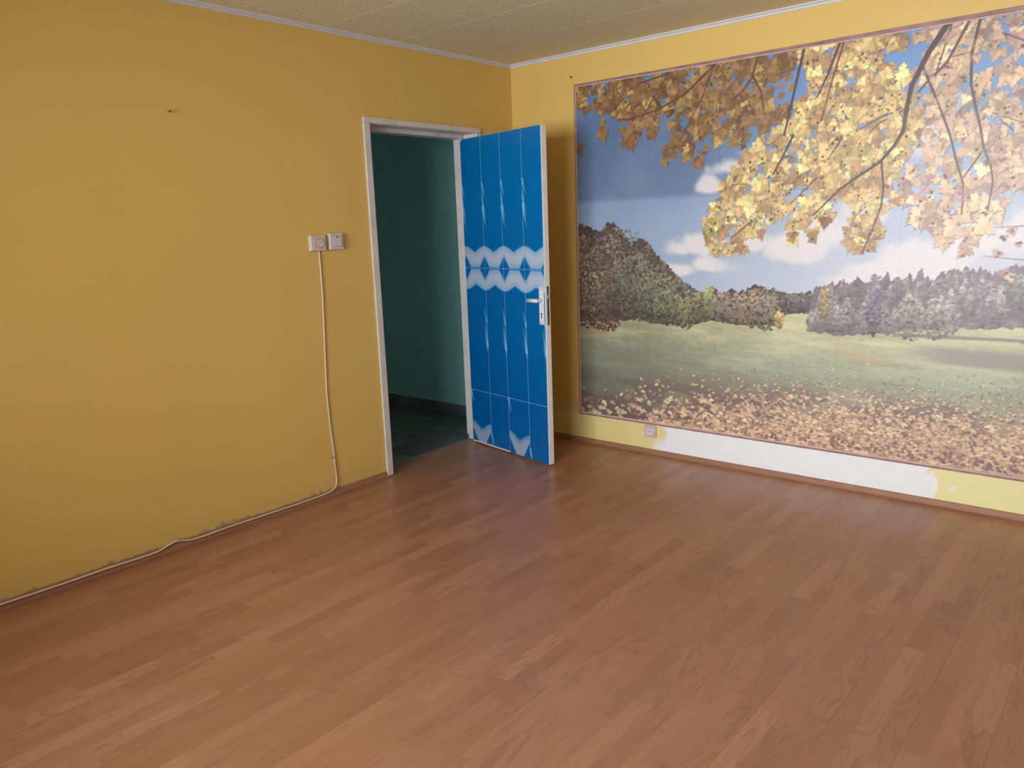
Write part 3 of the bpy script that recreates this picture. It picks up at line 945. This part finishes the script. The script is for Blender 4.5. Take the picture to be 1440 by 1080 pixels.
# sky
def grad(stops):
    return np.stack([np.interp(V[:, 0], [s[0] for s in stops], [s[1][k] / 255.0 for s in stops]) for k in range(3)], -1)[:, None, :]
skl = grad([(0.7, (176, 186, 200)), (1.0, (158, 174, 196)), (1.38, (132, 154, 186)), (1.42, (104, 125, 154)), (1.75, (92, 116, 152)), (2.1, (98, 130, 176))])
skr = grad([(0.7, (200, 200, 206)), (1.0, (192, 196, 206)), (1.38, (172, 184, 202)), (1.6, (140, 166, 202)), (2.1, (104, 148, 204))])
kk = sstep(U, 0.6, 1.9)[..., None]
cv.img[:] = skl * (1 - kk) + skr * kk
n1 = fbm(cv.ny, cv.nx, 5, 9, rg, 5)
cv.img += (sstep(n1, 0.52, 0.78) * 0.20)[..., None] * (C(196, 202, 212) - cv.img)
# clouds: soft lobes broken up with noise
n2 = fbm(cv.ny, cv.nx, 14, 26, rg, 5)
dens = np.full_like(U, -0.6)
for (cu, cvv), ru, rv in CLOUDS:
    d = np.hypot((U - cu) / (ru * 1.0), np.where(V < cvv, (V - cvv) * 1.5, (V - cvv)) / (rv * 1.7))
    dens = np.maximum(dens, 1.0 - d)
for cu, cvv, ru, rv in ((2.75, 1.15, 0.5, 0.14), (3.3, 1.05, 0.5, 0.12), (3.75, 1.2, 0.3, 0.12)):
    dens = np.maximum(dens, 1.0 - np.hypot((U - cu) / ru, (V - cvv) / rv))
cl = sstep(dens + (n2 - 0.5) * 1.3, 0.05, 0.60)
shade = sstep(fbm(cv.ny, cv.nx, 10, 18, rg, 4) - (dens - 0.3) * 0.4, 0.35, 0.7)
ccol = C(224, 216, 212) + (C(196, 196, 204) - C(224, 216, 212)) * shade[..., None]
cv.img += (cl * 0.92)[..., None] * (ccol - cv.img)

# meadow
_b = sorted(BASE_L + BASE_R)
mead = V < np.interp(U, [q[0] for q in _b], [q[1] + 0.03 for q in _b])
n3 = fbm(cv.ny, cv.nx, 60, 14, rg, 4, 0.6)
n4 = fbm(cv.ny, cv.nx, 160, 160, rg, 3, 0.7)
t = np.clip(V / 0.70, 0, 1)
near, mid, far = C(130, 122, 108), C(158, 164, 136), C(194, 190, 148)
mc = np.where((t < 0.6)[..., None], near + (mid - near) * (t / 0.6)[..., None], mid + (far - mid) * ((t - 0.6) / 0.4)[..., None])
mc = mc * (0.80 + 0.24 * n3 + 0.16 * n4)[..., None]
mc *= (0.84 + 0.18 * sstep(U, 0.2, 1.6))[..., None]
yb = sstep(n3, 0.5, 0.75) * sstep(V, 0.40, 0.62)
mc += (yb * 0.4)[..., None] * (C(208, 198, 150) - mc)
# long cool shadow bands lying across the grass
sb = sstep(0.055 - np.abs(V - (0.565 - 0.03 * (U - 2.1))), 0, 0.03) * sstep(U, 1.95, 2.25)
mc += (sb * 0.75)[..., None] * (C(148, 134, 132) - mc)
pt = sstep(0.035 - np.abs(V - (0.535 + 0.02 * np.sin(U * 9))), 0, 0.03) * sstep(0.22 - np.abs(U - 1.80), 0, 0.2)
mc += (pt * 0.7)[..., None] * (C(196, 164, 132) - mc)
lf = sstep(0.03 - np.abs(V - 0.565), 0, 0.03) * sstep(0.16 - np.abs(U - 0.12), 0, 0.1)
mc += (lf * 0.6)[..., None] * (C(180, 136, 100) - mc)
cv.img[mead] = mc[mead]

# woods: body, then thousands of dabs of foliage shaded crown by crown
def woods(sil, base, cols, dark, ncrown, seed, conifer):
    r = np.random.default_rng(seed)
    su, sv = zip(*sil); bu, bv = zip(*base)
    u0, u1 = su[0], su[-1]
    jag = (fbm(1, cv.nx, 1, 300, r, 2)[0] - 0.5) * (0.05 if conifer else 0.03)
    topv = np.interp(U[0], su, sv) + jag
    botv = np.interp(U[0], bu, bv) + (fbm(1, cv.nx, 1, 160, r, 2)[0] - 0.5) * 0.02
    m = (V < topv[None, :]) & (V > botv[None, :]) & (U >= u0 - 0.001) & (U <= u1 + 0.001)
    nn = fbm(cv.ny, cv.nx, 60, 110, r, 4, 0.65)
    body = np.asarray(dark) * (0.75 + 0.6 * nn)[..., None]
    cv.img[m] = body[m]
    crowns = []
    for _ in range(ncrown):
        cu = u0 + (u1 - u0) * r.random()
        tv, b_ = np.interp(cu, su, sv), np.interp(cu, bu, bv)
        h = tv - b_
        f = r.random() ** 0.8
        ch = h * (0.35 + 0.25 * r.random())
        cvv = b_ + 0.3 * ch + f * max(0.0, h - 0.75 * ch)
        crowns.append((cu, cvv, (0.045 if conifer else 0.085) * (0.7 + 0.7 * r.random()), ch * 0.5, cols[r.integers(len(cols))] * (0.88 + 0.26 * r.random())))
    crowns.sort(key=lambda c: -c[1])
    for cu, cvv, ru, rv, col in crowns:
        n = int(75 + 900 * ru)
        a = r.random(n) * 2 * np.pi; q = np.sqrt(r.random(n))
        order = np.argsort(r.random(n))
        for k in order:
            du, dv = np.cos(a[k]) * q[k], np.sin(a[k]) * q[k]
            if conifer: du *= max(0.1, 0.55 - 0.5 * dv)
            x, y = cu + du * ru, cvv + dv * rv
            if y > np.interp(x, su, sv) + 0.008 or y < np.interp(x, bu, bv): continue
            lit = 0.80 + 0.26 * (-du * 0.4 + dv * 0.7) + 0.36 * (r.random() - 0.5)
            c = col * lit if r.random() > 0.3 else np.asarray(dark) * (0.8 + 0.4 * r.random())
            cv.dab(x, y, 0.004 + 0.006 * r.random(), c, 0.85, 0.8)

GL = [C(146, 128, 106), C(134, 128, 108), C(154, 142, 112), C(122, 112, 104), C(158, 130, 104)]
woods(FOREST_L, BASE_L, GL, C(78, 66, 60), 150, 3, False)
# brighter bushes at the right end of the left wood
rb = np.random.default_rng(8)
def bush(cu, cvv, ru, rv, col, n, dark):
    for _ in range(n):
        a = rb.random() * 2 * np.pi; q = math.sqrt(rb.random())
        du, dv = math.cos(a) * q, math.sin(a) * q
        lit = 0.84 + 0.22 * dv + 0.3 * (rb.random() - 0.5)
        cv.dab(cu + du * ru, cvv + dv * rv, 0.004 + 0.006 * rb.random(), (col if rb.random() > 0.22 else dark) * lit, 0.85, 0.85)
DK = C(86, 78, 70)
bush(0.42, 0.86, 0.16, 0.22, C(132, 132, 112), 420, DK)
bush(0.58, 0.80, 0.15, 0.17, C(138, 144, 114), 420, DK)
bush(0.68, 0.74, 0.12, 0.11, C(142, 150, 112), 300, DK)
bush(0.78, 0.70, 0.06, 0.09, C(150, 154, 112), 120, DK)
bush(0.93, 0.80, 0.030, 0.085, C(178, 182, 126), 110, C(110, 120, 80))
bush(0.86, 0.76, 0.05, 0.09, C(150, 152, 116), 120, DK)
bush(1.00, 0.76, 0.05, 0.08, C(158, 142, 128), 130, DK)
bush(1.10, 0.75, 0.08, 0.09, C(166, 146, 126), 200, DK)
bush(1.19, 0.75, 0.09, 0.105, C(178, 152, 120), 260, DK)
bush(1.28, 0.735, 0.085, 0.10, C(156, 148, 124), 260, DK)
bush(1.355, 0.70, 0.024, 0.055, C(226, 192, 118), 60, C(180, 140, 60))
bush(1.42, 0.79, 0.06, 0.05, C(124, 114, 116), 120, C(70, 70, 70))
bush(1.50, 0.79, 0.06, 0.05, C(120, 112, 114), 120, C(70, 70, 70))
bush(0.05, 0.66, 0.10, 0.08, C(150, 130, 86), 130, DK)
bush(0.20, 0.62, 0.12, 0.05, C(128, 90, 74), 140, C(84, 56, 52))
for bu_, bv_ in ((0.40, 1.22), (0.36, 1.20), (0.44, 1.18)):          # bare twigs of a thin tree over the bushes
    cv.stroke([(0.40, 0.95), (bu_, bv_)], 0.006, 0.002, C(104, 100, 88), 0.7)
bush(0.40, 1.14, 0.065, 0.09, C(124, 124, 104), 60, C(96, 94, 84))
GR = [C(168, 156, 148), C(176, 164, 152), C(156, 146, 144), C(164, 150, 150), C(182, 172, 158)]
woods(FOREST_R, BASE_R, GR, C(118, 104, 106), 260, 6, True)
bush(1.595, 0.80, 0.025, 0.09, C(204, 178, 118), 80, C(150, 130, 84))
bush(2.14, 0.74, 0.10, 0.10, C(180, 174, 158), 240, C(126, 114, 112))
bush(2.02, 0.74, 0.07, 0.12, C(178, 168, 152), 180, C(126, 114, 112))
bush(1.85, 0.80, 0.045, 0.16, C(136, 124, 142), 160, C(112, 98, 108))
for a, b in ((1.55, 1.95), (1.95, 2.5), (2.5, 3.88)):                 # shade at the foot of the trees
    cv.stroke([(a, 0.672 - 0.02 * (a > 1.9)), (b, 0.668 - 0.01 * (a > 1.9))], 0.018, 0.014, C(124, 106, 106), 0.7)

# fallen leaves on the grass, denser and larger towards the foot and the right
def blade(cu, cvv, s, ang, col, al=0.95):
    pts = []
    for k_ in range(9):
        a = 2 * math.pi * k_ / 9
        rr_ = s * (1.0 if k_ % 2 == 0 else 0.55)
        x, y = rr_ * math.cos(a), rr_ * 0.62 * math.sin(a)
        pts.append((cu + x * math.cos(ang) - y * math.sin(ang), cvv + x * math.sin(ang) + y * math.cos(ang)))
    cv.poly(pts, col, al)
LC = [C(226, 194, 150), C(212, 176, 138), C(236, 210, 166), C(192, 154, 126), C(220, 186, 152), C(176, 136, 120)]
dkm = sstep(0.40 + 0.05 * np.interp(U, [0, 2.5, 3.88], [0, 1, 1]) - V, 0, 0.25) * sstep(fbm(cv.ny, cv.nx, 22, 16, rg, 5) + 0.10 * np.clip(U / 1.2, 0, 1), 0.38, 0.60)
cv.img += (dkm * 0.75)[..., None] * (C(116, 96, 94) - cv.img)
rl = np.random.default_rng(31)
spots = []
while len(spots) < 8000:
    u, v = rl.random() * MW, (rl.random() ** 1.35) * 0.50
    lim = 0.26 + 0.26 * min(1.0, u / 1.6)
    p = (1 - v / lim) * (0.06 + 0.94 * min(1.0, max(0.0, u - 0.25) / 1.6) ** 1.3)
    if v < lim and rl.random() < p: spots.append((u, v))
spots.sort(key=lambda s_: -s_[1])
for u, v in spots:
    s_ = (0.006 + 0.023 * max(0.0, 1 - v / 0.42) ** 1.3) * (0.6 + 0.7 * rl.random())
    if rl.random() < 0.45: blade(u + 0.004, v - 0.006, s_ * 1.15, rl.random() * 3, C(116, 88, 90), 0.75)
    blade(u, v, s_, (rl.random() - 0.5) * 1.6, LC[rl.integers(len(LC))] * (0.85 + 0.25 * rl.random()))

# maple leaves and branches overhead
_half = [(0.03, 0.34), (0.22, 0.44), (0.42, 0.60), (0.44, 0.36), (0.62, 0.40), (0.98, 0.22), (0.74, 0.06), (0.80, -0.14), (0.52, -0.10),
         (0.42, -0.16), (0.50, -0.44), (0.32, -0.42), (0.22, -0.66), (0.12, -0.62), (0.0, -1.0)]
LEAF = np.array(_half + [(-x, y) for x, y in _half[-2::-1]])
def maple(cu, cvv, s, ang, col, rr, spots=0, sq=1.0, dark=0.5):
    ca, sa = math.cos(ang), math.sin(ang)
    def T(p):
        p = np.asarray(p, float) * s
        x, y = p[..., 0] * sq, p[..., 1]
        return np.stack([cu + x * ca - y * sa, cvv + x * sa + y * ca], -1)
    cv.poly(T(LEAF * 1.07 + np.array((0.05, -0.06))), col * 0.50, dark)
    cv.poly(T(LEAF), col)
    side = LEAF[:15] if rr.random() < 0.5 else np.concatenate([LEAF[14:], LEAF[:1]])
    cv.poly(T(np.concatenate([side, [(0, 0.34)]])), np.clip(col * (1.10 if rr.random() < 0.55 else 0.86), 0, 1), 0.8)
    for tip in ((0, -0.85), (0.8, 0.18), (-0.8, 0.18), (0.42, -0.36), (-0.42, -0.36)):
        cv.stroke(T([(0, 0.32), tip]), 0.003, 0.0012, col * 0.72, 0.45)
    for _ in range(spots):
        p = T([((rr.random() - 0.5) * 0.9, (rr.random() - 0.6) * 0.9)])[0]
        cv.dab(p[0], p[1], 0.0035 + 0.004 * rr.random(), C(84, 60, 48), 0.8)

def inside(pts, u, v):
    ins = False
    xa, ya = pts[-1]
    for xb, yb in pts:
        if (v < ya) != (v < yb) and u < (xb - xa) * (v - ya) / (yb - ya) + xa: ins = not ins
        xa, ya = xb, yb
    return ins

def foliage(poly, n, cols, s0, s1, seed, gap=0.36, spots=0.5, edge=0.02):
    r = np.random.default_rng(seed)
    us = [p[0] for p in poly]; vs = [p[1] for p in poly]
    g = fbm(cv.ny, cv.nx, 16, 30, r, 3)
    pts, tries = [], 0
    while len(pts) < n and tries < n * 40:
        tries += 1
        u, v = min(us) + r.random() * (max(us) - min(us)), min(vs) + r.random() * (max(vs) - min(vs))
        if not inside(poly, u, v): continue
        i_, j_ = min(cv.nx - 1, max(0, int(u / MC))), min(cv.ny - 1, max(0, int(v / MC)))
        if g[j_, i_] < gap and r.random() < 0.93: continue
        pts.append((u, v, g[j_, i_]))
    for k, (u, v, gv) in enumerate(pts):
        f = k / max(1, len(pts))
        c = cols[r.integers(len(cols))] * (0.78 + 0.30 * f + 0.10 * r.random())
        s = (s0 + (s1 - s0) * r.random() ** 1.6) * (1.0 if f > 0.3 else 0.85)
        maple(u, v, s, (r.random() - 0.5) * 2.4, np.clip(c, 0, 0.97), r, (r.integers(1, 4) if r.random() < spots * 0.6 else 0), 0.65 + 0.4 * r.random())

BK = C(92, 66, 62)
def branches(sel, al=0.95):
    for k in sel:
        pts, w0, w1 = BRANCHES[k]
        cv.stroke(pts, w0, w1, BK * (0.9 + 0.2 * ((k * 37) % 10) / 10), al)

CA = [C(150, 114, 70), C(136, 100, 60), C(164, 130, 78), C(128, 94, 62), C(178, 146, 88), C(152, 108, 80)]
CB = [C(222, 192, 130), C(208, 172, 116), C(194, 152, 108), C(232, 210, 144), C(178, 140, 98), C(216, 184, 122)]
CD = [C(214, 180, 142), C(202, 166, 138), C(230, 202, 156), C(188, 152, 136), C(220, 188, 152), C(196, 162, 130)]
foliage(CLUSTER_D, 1150, CD, 0.028, 0.068, 51, 0.29, 0.5)
foliage(CLUSTER_T, 150, CB, 0.026, 0.056, 52, 0.38, 0.5)
branches([1, 2, 3, 4, 5, 20, 26, 27, 28, 29, 30, 31])
foliage(CLUSTER_D, 230, CD, 0.026, 0.060, 53, 0.42, 0.5)
foliage(CLUSTER_A, 560, CA, 0.024, 0.060, 54, 0.31, 0.55)
branches([11, 12, 13, 14, 15, 16, 17, 25])
foliage(CLUSTER_A, 120, CA, 0.022, 0.050, 55, 0.42, 0.5)
foliage(CLUSTER_B, 800, CB, 0.024, 0.054, 56, 0.24, 0.5)
branches([0, 6, 7, 8, 9, 10, 18, 19, 21, 22, 23, 24])
foliage(CLUSTER_B, 300, CB[:4] + [CB[5]], 0.024, 0.056, 57, 0.34, 0.5)
branches([0, 6, 7, 8, 9, 10, 22, 24])
branches([11, 12, 13, 14, 15, 16, 17, 25], 0.85)
branches([2, 3, 4], 0.6)
rr = np.random.default_rng(77)
for u, v, s, c in ((0.198, 1.80, 0.062, CA[0]), (0.02, 1.73, 0.055, CA[3]), (0.385, 1.74, 0.075, CA[1]), (0.37, 1.80, 0.07, CA[0]), (0.635, 1.60, 0.045, CA[2]),
                   (0.66, 1.68, 0.055, CA[1]), (0.95, 1.25, 0.04, C(170, 164, 84)), (0.93, 1.19, 0.045, C(176, 168, 92)), (0.96, 1.10, 0.05, CB[0]),
                   (1.41, 1.16, 0.045, CA[2]), (1.52, 1.16, 0.045, CA[2]), (1.58, 1.23, 0.05, CA[1]), (2.05, 1.215, 0.055, CD[1]), (1.95, 1.40, 0.05, CD[3]),
                   (2.39, 1.13, 0.025, CD[3]), (2.37, 1.06, 0.03, CD[3]), (2.45, 1.10, 0.022, CD[3]), (2.42, 1.16, 0.03, CD[1]), (2.40, 0.97, 0.035, CD[3]), (2.43, 0.95, 0.03, CD[2]),
                   (2.6, 1.20, 0.03, CD[3]), (2.75, 1.10, 0.03, CD[1]), (2.9, 1.15, 0.04, CD[1])):
    maple(u, v, s, (rr.random() - 0.5) * 1.2, c, rr, 2, 0.85)

# age: paper noise, sheets faded unevenly
gr = rg.random((cv.ny, cv.nx)) - 0.5
cv.img *= (1 + 0.05 * gr)[..., None]
SEAMS_U = [0.0, 0.972, 1.944, 2.916, MW]
SEAM_V = 1.398
FADE = {(0, 0): 0.0, (0, 1): 0.0, (1, 0): 0.04, (1, 1): 0.02, (2, 0): 0.07, (2, 1): 0.05, (3, 0): 0.07, (3, 1): 0.05}
mural = tag(empty('wall_mural', (0, MU0, MZ0)), 'large photo wallpaper of yellow maple branches over an autumn meadow', 'mural')
for i in range(4):
    for j in range(2):
        i0, i1 = int(round(SEAMS_U[i] / MC)), int(round(SEAMS_U[i + 1] / MC))
        j0, j1 = (0, int(round(SEAM_V / MC))) if j == 0 else (int(round(SEAM_V / MC)), cv.ny - 1)
        f = FADE[(i, j)]
        keep = cv.img[j0:j1 + 1, i0:i1 + 1].copy()
        cv.img[j0:j1 + 1, i0:i1 + 1] += f * (C(206, 188, 186) - cv.img[j0:j1 + 1, i0:i1 + 1])
        # a narrow double-printed lap along the seam
        if i: cv.img[j0:j1 + 1, i0:i0 + 2] *= 0.985
        if j == 1: cv.img[j0:j0 + 2, i0:i1 + 1] *= 0.97
        def mf(Uq, Vq, i=i, j=j):
            X = np.full_like(Uq, -0.0010 - 0.0002 * ((i + j) % 2))
            X[:, 0] = X[:, -1] = -0.0008; X[0, :] = X[-1, :] = -0.0008       # edges pasted down to the wall
            return np.stack([X, -Uq, Vq], -1)
        cv.sheet('wallpaper_sheet', i0, i1, j0, j1, M_MURAL, mural, mf, MURAL_GAIN)
        cv.img[j0:j1 + 1, i0:i1 + 1] = keep

# border strip round the mural: rose-brown band with a pale inner bead
def strip(name, corners, mat, th, parent):
    """corners: four (u, v) points of the strip, thickness th off the wall"""
    bm = bmesh.new()
    back = [bm.verts.new((-0.0002, -u, v)) for u, v in corners]
    cu = sum(c[0] for c in corners) / 4; cw = sum(c[1] for c in corners) / 4
    front = [bm.verts.new((-th, -u, v)) for u, v in corners]
    bm.faces.new(back); bm.faces.new(front[::-1])
    for k in range(4):
        bm.faces.new((back[k], back[(k + 1) % 4], front[(k + 1) % 4], front[k]))
    es = [e for e in bm.edges if all(abs(v.co.x + th) < 1e-6 for v in e.verts)]
    bmesh.ops.bevel(bm, geom=es, offset=min(0.0025, th * 0.6), segments=2, affect='EDGES')
    return link(name, to_mesh(bm, name), mat, parent)
bt = strip('border', [(-0.012, 2.110), (MW + 0.015, 2.098), (MW + 0.015, 2.126), (-0.012, 2.122)], M_BORDER, 0.006, mural)
strip('bead', [(-0.004, 2.1045), (MW + 0.004, 2.092), (MW + 0.004, 2.0985), (-0.004, 2.1098)], M_BORDER2, 0.0075, bt)
bl_ = strip('border', [(-0.013, -0.012), (-0.005, -0.012), (-0.005, 2.1085), (-0.013, 2.1085)], M_BORDER, 0.006, mural)
strip('bead', [(-0.005, 0.008), (0.001, 0.008), (0.001, 2.104), (-0.005, 2.104)], M_BORDER2, 0.0075, bl_)
bb_ = strip('border', [(-0.004, -0.014), (MW + 0.015, -0.014), (MW + 0.015, -0.003), (-0.004, -0.004)], M_BORDER, 0.006, mural)
strip('bead', [(-0.004, -0.004), (MW + 0.004, -0.003), (MW + 0.004, 0.006), (-0.004, 0.005)], M_BORDER2, 0.0075, bb_)
br_ = strip('border', [(MW + 0.004, -0.002), (MW + 0.015, -0.002), (MW + 0.015, 2.097), (MW + 0.004, 2.097)], M_BORDER, 0.006, mural)

# ------------------------------------------------------------------ things on the walls
def rounded_plate(w, h, d, r=0.006, bev=0.003):
    bm = bmesh.new()
    add_box(bm, -w / 2, w / 2, -d, -0.0002, -h / 2, h / 2, bev, 3)
    return bm

# rotary dimmer
dm = tag(empty('dimmer_switch', (-1.676, 0, 1.4165)), 'cream rotary dimmer switch with a round knob, cable running down from it', 'switch')
bm = rounded_plate(0.098, 0.082, 0.022)
link('housing', to_mesh(bm, 'housing'), M_PLASTIC, dm)
bm = bmesh.new(); add_box(bm, -0.0455, -0.021, -0.0240, -0.0215, -0.038, 0.038, 0.0012, 2)
link('side_band', to_mesh(bm, 'side_band'), M_PLASTIC2, dm)
bm = bmesh.new(); add_cyl(bm, (0.013, -0.0223, -0.002), (0, 1, 0), 0.0268, 0.0012, 32)
link('dial_ring', to_mesh(bm, 'dial_ring'), M_PLASTIC_D, dm)
bm = bmesh.new()
add_cyl(bm, (0.013, -0.0250, -0.002), (0, -1, 0), 0.0238, 0.006, 32, 0.0226)
link('knob', to_mesh(bm, 'knob'), M_PLASTIC, dm)
bm = bmesh.new(); add_cyl(bm, (-0.006, -0.0223, -0.031), (0, 1, 0), 0.0022, 0.0012, 10)
link('screw', to_mesh(bm, 'screw'), M_PLASTIC_D, dm)

# rocker switch
sw = tag(empty('light_switch', (-1.558, 0, 1.421)), 'grey-white rocker light switch with a tiny red mark, nearest the door', 'switch')
bm = rounded_plate(0.086, 0.086, 0.027)
link('housing', to_mesh(bm, 'housing'), M_PLASTIC2, sw)
bm = bmesh.new(); add_box(bm, -0.030, 0.030, -0.0278, -0.0265, -0.029, 0.032, 0.0004, 1)
link('rocker_gap', to_mesh(bm, 'rocker_gap'), M_PLASTIC_D, sw)
bm = bmesh.new()
add_box(bm, -0.028, 0.028, -0.0330, -0.0270, -0.027, 0.030, 0.0015, 2)
for v in bm.verts:
    if v.co.y < -0.030 and v.co.z > 0: v.co.y += 0.003
rk = link('rocker', to_mesh(bm, 'rocker'), M_PLASTIC2, sw)
bm = bmesh.new(); add_cyl(bm, (0.001, -0.0302, 0.0215), (0, 1, 0), 0.0048, 0.0022, 14)
link('indicator', to_mesh(bm, 'indicator'), simple('indicator_red', (0.10, 0.012, 0.012), 0.3), rk)

# cable: down the wall, then along the top of the skirting
R = 0.0045
down = [(-1.665, -0.0055, 1.3755), (-1.664, -0.0055, 1.289), (-1.665, -0.0055, 1.155), (-1.670, -0.0055, 1.040), (-1.678, -0.0055, 0.884), (-1.686, -0.0055, 0.727),
        (-1.691, -0.0055, 0.608), (-1.690, -0.0055, 0.486), (-1.686, -0.0055, 0.383), (-1.679, -0.006, 0.258), (-1.678, -0.007, 0.174), (-1.676, -0.009, 0.105),
        (-1.690, -0.015, 0.058), (-1.728, -0.0185, 0.036)]
along = [(-1.80, 0.030), (-1.856, 0.029), (-1.95, 0.028), (-2.04, 0.029), (-2.212, 0.030), (-2.334, 0.031), (-2.413, 0.030), (-2.49, 0.028), (-2.563, 0.032), (-2.622, 0.048),
         (-2.669, 0.043), (-2.723, 0.029), (-2.792, 0.027), (-2.874, 0.029), (-2.969, 0.031), (-3.12, 0.029), (-3.262, 0.030), (-3.395, 0.031), (-3.7, 0.030), (-4.2, 0.030), (-4.9, 0.030), (ROOM_X + 0.02, 0.030)]
path = [Vector(p) for p in down] + [Vector((x, -0.0185, z)) for x, z in along]
bm = bmesh.new()
add_tube(bm, smooth_path(path, 6), R, 10)
cab = tag(link('electric_cable', to_mesh(bm, 'electric_cable', True), M_CABLE), 'cream electric cable dropping from the dimmer and lying along the skirting', 'cable')
for px_, pz, vert in ((-1.6785, 0.222, True), (-2.622, 0.048, False)):
    bm = bmesh.new()
    yb_ = -0.0062 if vert else -0.0185
    if vert: add_box(bm, px_ - 0.0075, px_ + 0.0075, yb_ - 0.0065, -0.0003, pz - 0.004, pz + 0.004, 0.0015, 1)
    else: add_box(bm, px_ - 0.004, px_ + 0.004, yb_ - 0.0065, -0.0003, pz - 0.0075, pz + 0.0075, 0.0015, 1)
    c = link('cable_clip', to_mesh(bm, 'cable_clip'), M_CLIP, cab)
    bm = bmesh.new()
    add_cyl(bm, (px_ + (-0.010 if vert else 0.001), -0.0048, pz - (0.0 if vert else 0.011)), (0, 1, 0), 0.0028, 0.008, 10)
    link('nail', to_mesh(bm, 'nail'), M_STEEL, c)

# wall socket under the mural
so = tag(empty('wall_socket', (0, -1.0725, 0.1495)), 'pink-stained white wall socket just above the skirting under the mural', 'socket')
bm = bmesh.new(); add_box(bm, -0.014, -0.0002, -0.041, 0.041, -0.039, 0.039, 0.004, 3)
link('cover_plate', to_mesh(bm, 'cover_plate'), M_SOCKET, so)
bm = bmesh.new()
segs = 32
prof = [(0.027, -0.0142), (0.0265, -0.0185), (0.0245, -0.0185), (0.0235, -0.015), (0.0, -0.015)]
rings = []
for r_, x_ in prof[:-1]:
    rings.append([bm.verts.new((x_, r_ * math.cos(2 * math.pi * k / segs), r_ * math.sin(2 * math.pi * k / segs))) for k in range(segs)])
for a, b in zip(rings[:-1], rings[1:]):
    for k in range(segs): bm.faces.new((a[k], a[(k + 1) % segs], b[(k + 1) % segs], b[k]))
bm.faces.new(rings[-1])
fc = link('socket_face', to_mesh(bm, 'socket_face'), M_SOCKET2, so)
for sy in (-1, 1):
    bm = bmesh.new(); add_cyl(bm, (-0.0153, sy * 0.0095, 0), (1, 0, 0), 0.0034, 0.002, 12)
    link('pin_hole', to_mesh(bm, 'pin_hole'), M_BLACK, fc)
for sz in (-1, 1):
    bm = bmesh.new(); add_box(bm, -0.0190, -0.0150, -0.004, 0.004, sz * 0.0225 - 0.003, sz * 0.0225 + 0.003, 0.0008, 1)
    link('earth_clip', to_mesh(bm, 'earth_clip'), M_CHROME, fc)

# nails and empty plugs left in the walls
def nail(name, c, axis, label, r=0.005, bent=0.0):
    bm = bmesh.new()
    c = Vector(c); ax = Vector(axis)
    add_tube(bm, [c, c + ax * 0.010, c + ax * 0.018 + Vector((0, 0, bent))], r * 0.45, 8)
    add_cyl(bm, c + ax * 0.018 + Vector((0, 0, bent)), ax, r, 0.003, 12)
    return tag(link(name, to_mesh(bm, name), M_STEEL), label, 'nail')
nail('nail', (-2.413, 0.0, 2.031), (0, -1, 0), 'small dark nail high on the plain yellow door wall', 0.005, -0.004)
nail('nail', (0.0, MARK_Y, MARK_Z), (-1, 0, 0), 'small bent nail in the yellow strip above the mural', 0.005, 0.003)
for yy_, zz_, lb in ((1.473, 1.961, 'dark nail in the teal hall wall, left of the three'), (1.336, 1.968, 'dark nail in the teal hall wall, middle of the three'), (0.885, 1.972, 'dark nail in the teal hall wall, right of the three')):
    nail('nail', (HX1, yy_, zz_), (-1, 0, 0), lb, 0.006)
